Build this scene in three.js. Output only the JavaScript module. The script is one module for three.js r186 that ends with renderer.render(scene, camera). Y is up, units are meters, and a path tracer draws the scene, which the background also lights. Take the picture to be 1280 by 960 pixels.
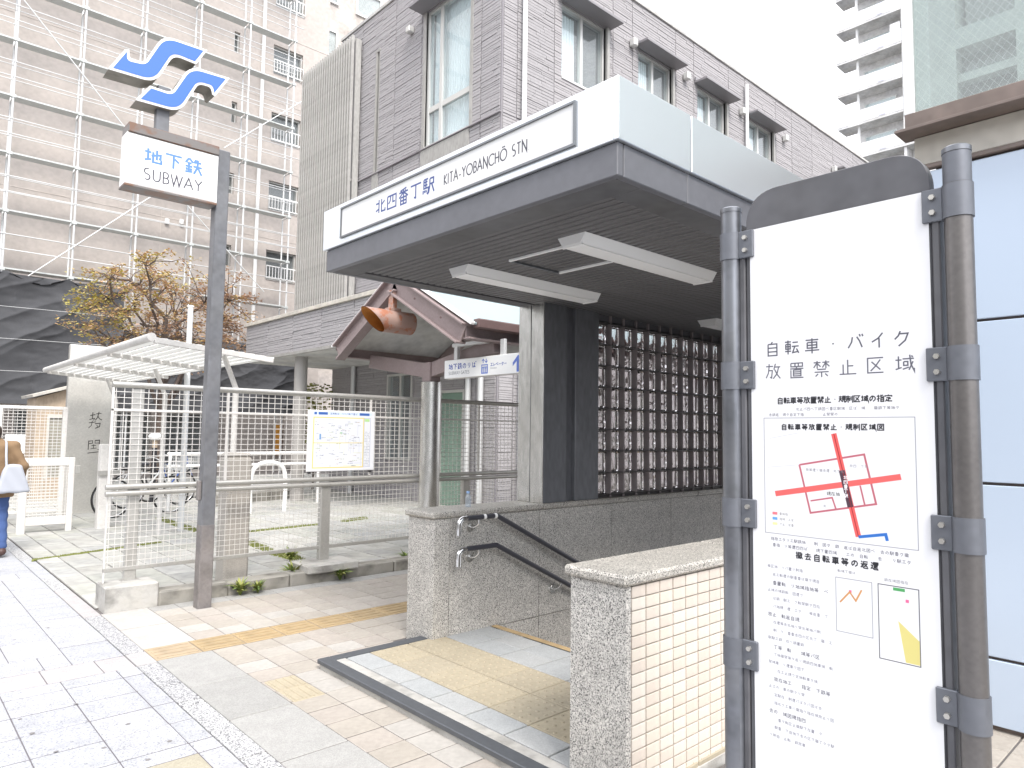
import * as THREE from 'three';
import { mergeGeometries } from 'three/addons/utils/BufferGeometryUtils.js';
import { MarchingCubes } from 'three/addons/objects/MarchingCubes.js';

// ------------------------------------------------------------------ camera, sky, sun, exposure
const scene = new THREE.Scene();
const V = (x, y, z) => new THREE.Vector3(x, y, z);
const rad = Math.PI / 180, YAW = 42.61 * rad, PITCH = 4.05 * rad, ROLL = 0.754 * rad, FPX = 869.26, EYE = V(0, 1.55, 0);
const camera = new THREE.PerspectiveCamera(57.814, 4 / 3, 0.05, 900);
const fw = V(Math.sin(YAW) * Math.cos(PITCH), Math.sin(PITCH), -Math.cos(YAW) * Math.cos(PITCH));
const r0 = fw.clone().cross(V(0, 1, 0)).normalize(), u0 = r0.clone().cross(fw);
const rt = r0.clone().multiplyScalar(Math.cos(ROLL)).addScaledVector(u0, Math.sin(ROLL));
const up = u0.clone().multiplyScalar(Math.cos(ROLL)).addScaledVector(r0, -Math.sin(ROLL));
camera.position.copy(EYE);
camera.quaternion.setFromRotationMatrix(new THREE.Matrix4().makeBasis(rt, up, fw.clone().negate()));

const SUN = V(-0.22, 0.74, 0.62).normalize();
{ // bright overcast sky: a little brighter round the veiled sun
  const w = 256, h = 128, d = new Float32Array(w * h * 4);
  for (let j = 0; j < h; j++) for (let i = 0; i < w; i++) {
    const el = ((j + 0.5) / h - 0.5) * Math.PI, az = ((i + 0.5) / w - 0.5) * 2 * Math.PI;
    const p = V(Math.cos(el) * Math.cos(az), Math.sin(el), Math.cos(el) * Math.sin(az));
    const c = Math.max(0, p.dot(SUN)), b = 0.86 + 0.16 * Math.max(0, p.y) + 0.55 * c ** 10, o = (j * w + i) * 4;
    d[o] = b * 0.975; d[o + 1] = b * 0.995; d[o + 2] = b * 1.05; d[o + 3] = 1;
  }
  const t = new THREE.DataTexture(d, w, h, THREE.RGBAFormat, THREE.FloatType);
  t.mapping = THREE.EquirectangularReflectionMapping; t.magFilter = THREE.LinearFilter; t.minFilter = THREE.LinearFilter; t.needsUpdate = true;
  scene.background = t; scene.environment = t;
}
const sun = new THREE.DirectionalLight(0xfff8f0, 1.5);
sun.position.copy(SUN).multiplyScalar(60); sun.target.position.set(5, 0, -8); sun.position.add(sun.target.position);
sun.castShadow = true; sun.shadow.radius = 34; sun.shadow.mapSize.set(2048, 2048);
Object.assign(sun.shadow.camera, { left: -40, right: 40, top: 40, bottom: -40, near: 1, far: 160 });
scene.add(sun, sun.target);
const renderer = new THREE.WebGLRenderer({ antialias: true });
renderer.toneMapping = THREE.LinearToneMapping; renderer.toneMappingExposure = 2.5;
renderer.shadowMap.enabled = true;

// ------------------------------------------------------------------ measuring: photo pixels (1280 x 960) to points on known planes
const ray = (x, y) => fw.clone().addScaledVector(rt, (x - 640) / FPX).addScaledVector(up, -(y - 480) / FPX);
const onX = (x, y, c) => { const d = ray(x, y); return EYE.clone().addScaledVector(d, c / d.x); };
const onZ = (x, y, c) => { const d = ray(x, y); return EYE.clone().addScaledVector(d, c / d.z); };
const onY = (x, y, c = 0) => { const d = ray(x, y); return EYE.clone().addScaledVector(d, (c - EYE.y) / d.y); };

// ------------------------------------------------------------------ helpers
function mulberry(a) { return () => { a |= 0; a = (a + 0x6d2b79f5) | 0; let t = Math.imul(a ^ (a >>> 15), 1 | a); t = (t + Math.imul(t ^ (t >>> 7), 61 | t)) ^ t; return ((t ^ (t >>> 14)) >>> 0) / 4294967296; }; }
const rnd = mulberry(20240411);
const rr = (a, b) => a + (b - a) * rnd();
const used = new Map();
const numbered = (n) => { const k = used.get(n) ?? 0; used.set(n, k + 1); return k ? n + '_' + String(k).padStart(3, '0') : n; };

function soup(g) { // non-indexed, position + normal + uv only
  let q = g.index ? g.toNonIndexed() : g;
  for (const k of Object.keys(q.attributes)) if (!['position', 'normal', 'uv'].includes(k)) q.deleteAttribute(k);
  if (!q.attributes.normal) q.computeVertexNormals();
  return q;
}
function boxUV(g, ox = 0, oy = 0) { // uv in metres, projected along the main axis of each triangle
  const p = g.attributes.position, n = new THREE.Vector3(), a = V(), b = V(), c = V(), uv = new Float32Array(p.count * 2);
  for (let i = 0; i < p.count; i += 3) {
    a.fromBufferAttribute(p, i); b.fromBufferAttribute(p, i + 1); c.fromBufferAttribute(p, i + 2);
    n.copy(b).sub(a).cross(c.clone().sub(a));
    const x = Math.abs(n.x), y = Math.abs(n.y), z = Math.abs(n.z);
    for (let k = 0; k < 3; k++) {
      const q = k === 0 ? a : k === 1 ? b : c, o = (i + k) * 2;
      if (y >= x && y >= z) { uv[o] = q.x + ox; uv[o + 1] = q.z + oy; } else if (x >= z) { uv[o] = q.z + ox; uv[o + 1] = q.y + oy; } else { uv[o] = q.x + ox; uv[o + 1] = q.y + oy; }
    }
  }
  g.setAttribute('uv', new THREE.BufferAttribute(uv, 2));
  return g;
}
function cbox(w, h, d, c = 0) { // chamfered box round the origin
  const P = [], N = [], W = w / 2, H = h / 2, D = d / 2;
  const poly = (...q) => {
    const n = q[1].clone().sub(q[0]).cross(q[2].clone().sub(q[0])).normalize(), m = q.reduce((s, v) => s.add(v), V(0, 0, 0));
    if (n.dot(m) < 0) { q.reverse(); n.negate(); }
    for (let i = 1; i < q.length - 1; i++) for (const v of [q[0], q[i], q[i + 1]]) { P.push(v.x, v.y, v.z); N.push(n.x, n.y, n.z); }
  };
  c = Math.min(c, W * 0.9, H * 0.9, D * 0.9);
  const vx = (x, y, z) => V(x * W, y * (H - c), z * (D - c)), vy = (x, y, z) => V(x * (W - c), y * H, z * (D - c)), vz = (x, y, z) => V(x * (W - c), y * (H - c), z * D);
  for (const s of [-1, 1]) {
    poly(vx(s, -1, -1), vx(s, 1, -1), vx(s, 1, 1), vx(s, -1, 1)); poly(vy(-1, s, -1), vy(1, s, -1), vy(1, s, 1), vy(-1, s, 1)); poly(vz(-1, -1, s), vz(1, -1, s), vz(1, 1, s), vz(-1, 1, s));
    if (c > 0) for (const t of [-1, 1]) {
      poly(vx(s, t, -1), vx(s, t, 1), vy(s, t, 1), vy(s, t, -1)); poly(vx(s, -1, t), vx(s, 1, t), vz(s, 1, t), vz(s, -1, t)); poly(vy(-1, s, t), vy(1, s, t), vz(1, s, t), vz(-1, s, t));
      for (const k of [-1, 1]) poly(vx(s, t, k), vy(s, t, k), vz(s, t, k));
    }
  }
  const g = new THREE.BufferGeometry();
  g.setAttribute('position', new THREE.Float32BufferAttribute(P, 3)); g.setAttribute('normal', new THREE.Float32BufferAttribute(N, 3));
  return boxUV(g);
}
const Y1 = V(0, 1, 0);
function rod(a, b, ra, rb = ra, seg = 10, open = false) {
  const d = b.clone().sub(a), g = soup(new THREE.CylinderGeometry(rb, ra, d.length(), seg, 1, open));
  g.applyQuaternion(new THREE.Quaternion().setFromUnitVectors(Y1, d.clone().normalize()));
  g.translate((a.x + b.x) / 2, (a.y + b.y) / 2, (a.z + b.z) / 2);
  return g;
}
function beam(a, b, w, h, upv = Y1, c = 0.003) { // box bar from a to b, h along upv
  const d = b.clone().sub(a), z = d.clone().normalize(), x = upv.clone().cross(z).normalize(), y = z.clone().cross(x);
  const g = cbox(w, h, d.length(), c);
  g.applyMatrix4(new THREE.Matrix4().makeBasis(x, y, z)); g.translate((a.x + b.x) / 2, (a.y + b.y) / 2, (a.z + b.z) / 2);
  return g;
}
class MB {
  constructor() { this.g = []; }
  add(g) { this.g.push(soup(g)); return this; }
  box(x0, x1, y0, y1, z0, z1, c = 0) { return this.add(cbox(Math.abs(x1 - x0), Math.abs(y1 - y0), Math.abs(z1 - z0), c).translate((x0 + x1) / 2, (y0 + y1) / 2, (z0 + z1) / 2)); }
  rod(a, b, ra, rb, seg, open) { return this.add(rod(a, b, ra, rb, seg, open)); }
  beam(a, b, w, h, u, c) { return this.add(beam(a, b, w, h, u, c)); }
  tube(pts, r, seg = 10, n = 40) { return this.add(new THREE.TubeGeometry(new THREE.CatmullRomCurve3(pts, false, 'centripetal'), n, r, seg)); }
  geo(uv = true) { const g = mergeGeometries(this.g); if (uv) boxUV(g); return g; }
  build(name, m, parent = scene, extra) { return put(name, this.geo(), m, parent, extra); }
}
function put(name, g, m, parent = scene, extra) {
  const o = new THREE.Mesh(g, m); o.name = parent === scene ? numbered(name) : name; parent.add(o);
  if (extra) Object.assign(o.userData, extra);
  return o;
}
function thing(name, label, category, group, pos = [0, 0, 0], turn = 0) {
  const o = new THREE.Group(); o.name = numbered(name); scene.add(o); o.position.set(...pos); o.rotation.y = turn;
  o.userData = { label, category }; if (group) o.userData.group = group;
  return o;
}
const tag = (o, label, category, group) => { Object.assign(o.userData, { label, category }); if (group) o.userData.group = group; return o; };
function structure(name, label, category) { const o = new THREE.Group(); o.name = numbered(name); scene.add(o); o.userData = { kind: 'structure', label, category }; return o; }
const box1 = (name, m, parent, a, c = 0.003) => new MB().box(...a, c).build(name, m, parent);

// ------------------------------------------------------------------ textures
const PERM = (() => { const r = mulberry(7), p = [...Array(256).keys()]; for (let i = 255; i; i--) { const j = Math.floor(r() * (i + 1)); [p[i], p[j]] = [p[j], p[i]]; } return Uint8Array.from([...p, ...p]); })();
const hsh = (x, y, s) => PERM[(PERM[(PERM[s & 255] + x) & 255] + y) & 255] / 255;
function vnoise(u, v, n, s) { // tileable value noise, n cells per tile
  const x = u * n, y = v * n, i = Math.floor(x), j = Math.floor(y), f = x - i, g = y - j, a = f * f * (3 - 2 * f), b = g * g * (3 - 2 * g);
  const i0 = i % n, i1 = (i + 1) % n, j0 = j % n, j1 = (j + 1) % n;
  return (hsh(i0, j0, s) * (1 - a) + hsh(i1, j0, s) * a) * (1 - b) + (hsh(i0, j1, s) * (1 - a) + hsh(i1, j1, s) * a) * b;
}
const fbm = (u, v, n, s, o = 4) => { let t = 0, a = 0.5, k = 0; for (let i = 0; i < o; i++) { t += a * vnoise(u, v, n, s + i * 17); k += a; a *= 0.55; n *= 2; } return t / k; };
const toS = (c) => (c <= 0.0031308 ? c * 12.92 : 1.055 * Math.pow(c, 1 / 2.4) - 0.055);
function tex(size, metres, fn, colour = true) { // fn(u, v) gives linear rgb or one height
  const d = new Uint8Array(size * size * 4);
  for (let j = 0; j < size; j++) for (let i = 0; i < size; i++) {
    const c = fn(i / size, j / size), o = (j * size + i) * 4;
    for (let k = 0; k < 3; k++) { const x = Math.min(1, Math.max(0, colour ? c[k] : c)); d[o + k] = Math.round(255 * (colour ? toS(x) : x)); }
    d[o + 3] = 255;
  }
  const t = new THREE.DataTexture(d, size, size); t.magFilter = THREE.LinearFilter; t.minFilter = THREE.LinearMipmapLinearFilter; t.generateMipmaps = true;
  t.wrapS = t.wrapT = THREE.RepeatWrapping; if (colour) t.colorSpace = THREE.SRGBColorSpace;
  const m = Array.isArray(metres) ? metres : [metres, metres]; t.repeat.set(1 / m[0], 1 / m[1]); t.needsUpdate = true;
  return t;
}
const scaled = (b) => (c) => [c[0] * b, c[1] * b, c[2] * b];
// texture kinds, each as a multiplier round 1 (clipped by the colour they multiply)
function mottled(size, metres, { coarse = 6, fine = 64, a = 0.12, b = 0.1, seed = 1, tint = [0, 0, 0] }) {
  return tex(size, metres, (u, v) => { const k = 0.82 + a * 2 * (fbm(u, v, coarse, seed) - 0.5) + b * 2 * (fbm(u, v, fine, seed + 50, 2) - 0.5), t = fbm(u, v, coarse, seed + 90) - 0.5; return [k + tint[0] * t, k + tint[1] * t, k + tint[2] * t]; });
}
function granite(size, metres, cells, light, mid, dark, seed, pd = 0.24, pm = 0.4) {
  return tex(size, metres, (u, v) => {
    const x = (u + 0.012 * (vnoise(u, v, 60, seed + 3) - 0.5)) * cells, y = (v + 0.012 * (vnoise(u, v, 60, seed + 4) - 0.5)) * cells;
    let best = 9, id = 0; const i = Math.floor(x), j = Math.floor(y);
    for (let a = -1; a < 2; a++) for (let b = -1; b < 2; b++) {
      const ii = (i + a + cells) % cells, jj = (j + b + cells) % cells, dx = i + a + hsh(ii, jj, seed) - x, dy = j + b + hsh(ii, jj, seed + 9) - y, q = dx * dx + dy * dy;
      if (q < best) { best = q; id = hsh(ii, jj, seed + 21) * 0.5 + hsh(jj, ii, seed + 33) * 0.5; }
    }
    id = hsh(Math.floor(id * 999) & 255, Math.floor(id * 77777) & 255, seed + 5);
    const c = id < pd ? dark : id < pd + pm ? mid : light, k = 0.88 + 0.24 * fbm(u, v, 8, seed + 60, 3);
    return [c[0] * k, c[1] * k, c[2] * k];
  });
}
const bumpN = (size, metres, n, seed, o = 4) => tex(size, metres, (u, v) => fbm(u, v, n, seed, o), false);
const M = {};
function mat(name, rgb, o = {}) {
  const { physical, ...rest } = o, m = new (physical ? THREE.MeshPhysicalMaterial : THREE.MeshStandardMaterial)({ roughness: 0.8, ...rest });
  m.color.setRGB(...rgb); m.name = name; M[name] = m; return m;
}
const T = {
  mottle: mottled(512, 1.3, { seed: 3, a: 0.07, b: 0.08 }), mottleFine: mottled(512, 0.7, { seed: 11, coarse: 10, fine: 128, a: 0.07, b: 0.16 }),
  stain: mottled(512, 2.6, { seed: 23, coarse: 5, fine: 40, a: 0.3, b: 0.12, tint: [0.05, 0.02, -0.05] }),
  streak: tex(512, [1.1, 3.2], (u, v) => { const k = 0.8 + 0.26 * (fbm(u, v * 0.999, 40, 71, 2) - 0.5) + 0.2 * (fbm(u, v, 6, 77) - 0.5); return [k, k, k]; }),
  wallGranite: granite(1024, 0.75, 240, [0.74, 0.72, 0.69], [0.46, 0.45, 0.43], [0.08, 0.08, 0.08], 31, 0.2, 0.36),
  paleGranite: granite(512, 0.75, 130, [0.82, 0.83, 0.86], [0.72, 0.73, 0.76], [0.5, 0.51, 0.54], 41, 0.12, 0.4),
  darkGranite: granite(512, 0.6, 110, [0.56, 0.56, 0.56], [0.38, 0.38, 0.38], [0.16, 0.16, 0.17], 47, 0.25, 0.4),
  grime: tex(512, 1.0, (u, v) => { const f = fbm(u, v, 6, 401, 5), st = fbm(u, v * 0.999, 22, 411, 3), k = 0.92 - 0.62 * Math.max(0, f - 0.42) * 2 - 0.35 * Math.max(0, st - 0.55), t = fbm(u, v, 9, 421, 3); return [k, k * (0.995 - 0.02 * t), k * (0.99 - 0.07 * t)]; }),
  bump: bumpN(512, 0.6, 24, 5), bumpFine: bumpN(512, 0.25, 60, 15, 2), bumpBig: bumpN(512, 2.2, 6, 25, 5),
  brush: tex(512, [0.35, 1.4], (u, v) => fbm(u, v, 4, 81, 1) * 0.2 + 0.8 * hsh(Math.floor(u * 512) & 255, Math.floor(u * 512) >> 8, 13), false),
  rust: tex(512, 1.2, (u, v) => { const f = fbm(u, v, 7, 301, 5), k = Math.min(1, Math.max(0, (f - 0.5) * 7)); return [0.86 * (1 - k) + 0.9 * k, 0.86 * (1 - k) + 0.56 * k, 0.88 * (1 - k) + 0.4 * k]; }),
};
const rep = (t, m) => { const c = t.clone(); c.repeat.set(1 / m, 1 / m); c.needsUpdate = true; return c; };
// ground
const paleSlabs = [[0.485, 0.486, 0.494], [0.465, 0.466, 0.477], [0.476, 0.479, 0.486], [0.497, 0.496, 0.501]].map((c, i) => mat('pale_granite_' + i, c, { map: T.paleGranite, roughness: 0.75, bumpMap: T.bumpFine, bumpScale: 0.0012 }));
const bandSlabs = [[0.47, 0.445, 0.445], [0.47, 0.455, 0.455]].map((c, i) => mat('pink_granite_' + i, c, { map: T.mottleFine, bumpMap: T.bumpFine, bumpScale: 0.001 }));
const creamSlabs = [mat('cream_slab', [0.42, 0.385, 0.3], { map: T.mottleFine })];
const edgeSlabs = [[0.98, 0.98, 0.98], [0.86, 0.86, 0.87]].map((c, i) => mat('edging_granite_' + i, c, { map: T.darkGranite, bumpMap: T.bump, bumpScale: 0.002 }));
const greySlabs = [[0.4, 0.394, 0.378], [0.38, 0.375, 0.36], [0.42, 0.414, 0.398]].map((c, i) => mat('grey_slab_' + i, c, { map: T.mottleFine, bumpMap: T.bumpFine, bumpScale: 0.0015 }));
const whiteSlabs = [mat('white_slab', [0.5, 0.48, 0.455], { map: T.mottle })];
const beigeTiles = [[0.45, 0.41, 0.36], [0.44, 0.4, 0.35], [0.46, 0.42, 0.375], [0.45, 0.405, 0.36], [0.435, 0.395, 0.345]].map((c, i) => mat('beige_tile_' + i, c, { map: T.mottle, bumpMap: T.bumpFine, bumpScale: 0.0008 }));
const creamTiles = [[0.475, 0.44, 0.395], [0.48, 0.455, 0.42]].map((c, i) => mat('cream_tile_' + i, c, { map: T.mottle }));
const yellowTiles = [[0.45, 0.33, 0.18], [0.43, 0.32, 0.18], [0.46, 0.36, 0.24]].map((c, i) => mat('yellow_tile_' + i, c, { map: T.stain }));
const sandTiles = [[0.47, 0.41, 0.3], [0.45, 0.395, 0.295]].map((c, i) => mat('sand_tile_' + i, c, { map: T.mottle }));
const blueGreyTiles = [[0.45, 0.46, 0.46], [0.43, 0.445, 0.45]].map((c, i) => mat('blue_grey_tile_' + i, c, { map: T.mottleFine }));
const plazaSlabs = [[0.44, 0.435, 0.405], [0.41, 0.405, 0.38], [0.46, 0.455, 0.43], [0.42, 0.42, 0.38]].map((c, i) => mat('plaza_slab_' + i, c, { map: T.stain, bumpMap: T.bump, bumpScale: 0.003 }));
mat('joint', [0.13, 0.12, 0.115]); mat('asphalt', [0.09, 0.09, 0.09], { map: T.mottleFine }); mat('joint_pale', [0.13, 0.12, 0.13]);
mat('concrete', [0.5, 0.48, 0.44], { map: T.stain, bumpMap: T.bump, bumpScale: 0.004 }); mat('concrete_pale', [0.47, 0.465, 0.45], { map: T.grime, bumpMap: T.bump, bumpScale: 0.003 });
mat('concrete_old', [0.31, 0.3, 0.275], { map: T.grime, bumpMap: T.bumpBig, bumpScale: 0.01 });
// entrance
mat('wall_granite', [0.82, 0.81, 0.79], { map: T.wallGranite, roughness: 0.55, bumpMap: T.bumpFine, bumpScale: 0.0006 });
mat('cap_granite', [0.74, 0.72, 0.68], { map: T.wallGranite, roughness: 0.5 });
mat('canopy_metal', [0.74, 0.77, 0.8], { metalness: 0.8, roughness: 0.38 }); mat('fascia', [0.15, 0.153, 0.17], { roughness: 0.42, map: rep(T.mottle, 2.5) });
mat('soffit', [0.125, 0.125, 0.13], { roughness: 0.6, map: rep(T.stain, 2) }); mat('slat', [0.14, 0.137, 0.14], { roughness: 0.45, map: T.streak });
mat('steel', [0.86, 0.855, 0.82], { metalness: 1, roughness: 0.26, map: T.streak, bumpMap: T.brush, bumpScale: 0.0004, physical: true, anisotropy: 0.5 });
mat('steel_dark', [0.2, 0.21, 0.22], { metalness: 0.85, roughness: 0.4, bumpMap: T.brush, bumpScale: 0.0003 });
mat('column_dark', [0.2, 0.208, 0.226], { metalness: 0.3, roughness: 0.4, map: T.streak });
mat('chrome', [0.75, 0.75, 0.75], { metalness: 1, roughness: 0.18 }); mat('rail_dark', [0.045, 0.045, 0.055], { roughness: 0.35 });
mat('nosing', [0.13, 0.14, 0.155], { metalness: 0.4, roughness: 0.5, map: T.mottle }); mat('lamp_body', [0.85, 0.85, 0.84], { roughness: 0.5 }); mat('diffuser', [0.9, 0.9, 0.89], { roughness: 0.35 });
mat('tile_joint', [0.45, 0.42, 0.4]); const wallTiles = [[0.74, 0.67, 0.58], [0.71, 0.63, 0.55], [0.76, 0.7, 0.62]].map((c, i) => mat('wall_tile_' + i, c, { map: T.mottle, roughness: 0.35 }));
const glassBlocks = [[0.74, 0.715, 0.72, 0.009], [0.7, 0.675, 0.68, 0.012], [0.77, 0.75, 0.75, 0.006]].map(([a, b, c, k], i) => mat('glass_block_' + i, [a, b, c], { physical: true, transmission: 1, thickness: 0.08, ior: 1.5, roughness: 0.05 + i * 0.02, bumpMap: bumpN(256, 0.21 + 0.03 * i, 2 + i, 91 + i, 2), bumpScale: k }));
mat('block_frame', [0.055, 0.05, 0.05], { roughness: 0.5 }); mat('block_fin', [0.31, 0.27, 0.275], { roughness: 0.55, map: T.mottleFine });
// metals and paints
mat('mast', [0.19, 0.195, 0.21], { roughness: 0.45, map: rep(T.stain, 1.5), metalness: 0.2 }); mat('mast_rust', [0.21, 0.192, 0.185], { roughness: 0.6, map: rep(T.stain, 0.7) });
mat('sign_frame', [0.2, 0.185, 0.175], { roughness: 0.5, map: T.rust }); mat('white_paint', [0.8, 0.8, 0.79], { roughness: 0.45 }); mat('logo_blue', [0.06, 0.16, 0.56], { roughness: 0.2 }); mat('emblem_side', [0.3, 0.285, 0.25], { roughness: 0.6, map: T.grime });
mat('fence_steel', [0.56, 0.55, 0.52], { metalness: 0.55, roughness: 0.38, map: rep(T.mottle, 0.8) }); mat('wire', [0.74, 0.72, 0.69], { metalness: 0.4, roughness: 0.45 });
mat('post_beige', [0.47, 0.44, 0.4], { map: T.mottleFine, roughness: 0.7 }); mat('gate_white', [0.74, 0.72, 0.69], { roughness: 0.5, map: T.mottle });
mat('brown_steel', [0.335, 0.265, 0.26], { roughness: 0.45, map: rep(T.mottle, 1.1) }); mat('brown_dark', [0.15, 0.095, 0.09], { roughness: 0.5, map: T.mottle });
mat('roof_metal', [0.36, 0.46, 0.48], { roughness: 0.35, metalness: 0.2 }); mat('lining', [0.66, 0.66, 0.64], { roughness: 0.6, map: T.stain });
mat('copper', [0.47, 0.32, 0.265], { roughness: 0.5, metalness: 0.35, map: rep(T.rust, 0.45), side: THREE.DoubleSide }); mat('lamp_inside', [0.62, 0.26, 0.06], { roughness: 0.5, metalness: 0.3, side: THREE.DoubleSide, map: T.stain });
mat('pipe', [0.25, 0.26, 0.285], { metalness: 0.75, roughness: 0.32, map: rep(T.stain, 0.9) }); mat('pipe_brown', [0.21, 0.198, 0.192], { metalness: 0.7, roughness: 0.36, map: rep(T.mottle, 0.6) }); mat('clamp', [0.19, 0.2, 0.225], { metalness: 0.5, roughness: 0.45, map: T.mottle });
mat('board_dark', [0.115, 0.115, 0.125], { roughness: 0.55, map: rep(T.stain, 1.4) }); mat('bolt', [0.6, 0.58, 0.54], { metalness: 0.9, roughness: 0.35 });
// buildings
const claddings = [[0.42, 0.402, 0.412], [0.41, 0.394, 0.403], [0.428, 0.41, 0.418]].map((c, i) => mat('split_stone_' + i, c, { map: T.mottleFine, roughness: 0.9, bumpMap: T.bump, bumpScale: 0.004 }));
mat('stone_joint', [0.27, 0.255, 0.27]); mat('building_trim', [0.4, 0.39, 0.37], { roughness: 0.5, map: T.streak }); mat('hood', [0.22, 0.21, 0.22], { roughness: 0.45 });
mat('louvre', [0.47, 0.462, 0.44], { roughness: 0.5, map: T.streak }); mat('frame_alu', [0.58, 0.58, 0.56], { metalness: 0.4, roughness: 0.4 }); mat('coping', [0.55, 0.54, 0.52], { map: T.stain });
mat('window_glass', [0.9, 0.94, 0.95], { physical: true, roughness: 0.03, metalness: 0.0, transmission: 0.9, ior: 1.5, specularIntensity: 1 });
mat('room', [0.46, 0.44, 0.41]); mat('curtain', [0.86, 0.88, 0.88], { roughness: 0.95, side: THREE.DoubleSide }); mat('green_glass', [0.45, 0.62, 0.52], { physical: true, transmission: 0.6, roughness: 0.08 });
mat('stucco', [0.56, 0.51, 0.475], { map: rep(T.mottle, 6), roughness: 0.95 }); mat('stucco_pale', [0.62, 0.57, 0.53], { map: rep(T.stain, 4) }); mat('galv', [0.66, 0.67, 0.67], { metalness: 0.35, roughness: 0.45 });
mat('deck', [0.62, 0.65, 0.64], { metalness: 0.3, roughness: 0.6, map: T.mottle }); mat('white_rail', [0.78, 0.78, 0.77]);
mat('tarp', [0.07, 0.072, 0.079], { roughness: 0.8, side: THREE.DoubleSide, map: T.mottle }); mat('tower', [0.76, 0.75, 0.74], { map: rep(T.stain, 6) });
mat('blue_panel', [0.46, 0.545, 0.665], { roughness: 0.22, physical: true, clearcoat: 0.6, clearcoatRoughness: 0.12 }); mat('cream', [0.6, 0.565, 0.5], { map: T.stain }); mat('ledge_brown', [0.21, 0.165, 0.145], { roughness: 0.5, map: rep(T.stain, 2) });
mat('screen_glass', [0.92, 0.955, 0.945], { physical: true, transmission: 0.9, roughness: 0.1, ior: 1.45 }); mat('screen_wire', [0.5, 0.55, 0.53]); mat('green_wall', [0.42, 0.465, 0.455], { map: T.stain });
mat('polycarbonate', [0.9, 0.9, 0.88], { physical: true, transmission: 0.5, roughness: 0.9, ior: 1.3 }); mat('timber', [0.5, 0.4, 0.3], { map: T.streak }); mat('tyre', [0.02, 0.02, 0.02]); mat('black_metal', [0.03, 0.03, 0.035], { roughness: 0.4 }); mat('orange_cloth', [0.66, 0.3, 0.05]);
mat('bark', [0.13, 0.1, 0.085], { map: T.stain, bumpMap: T.bump, bumpScale: 0.01 });

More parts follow.
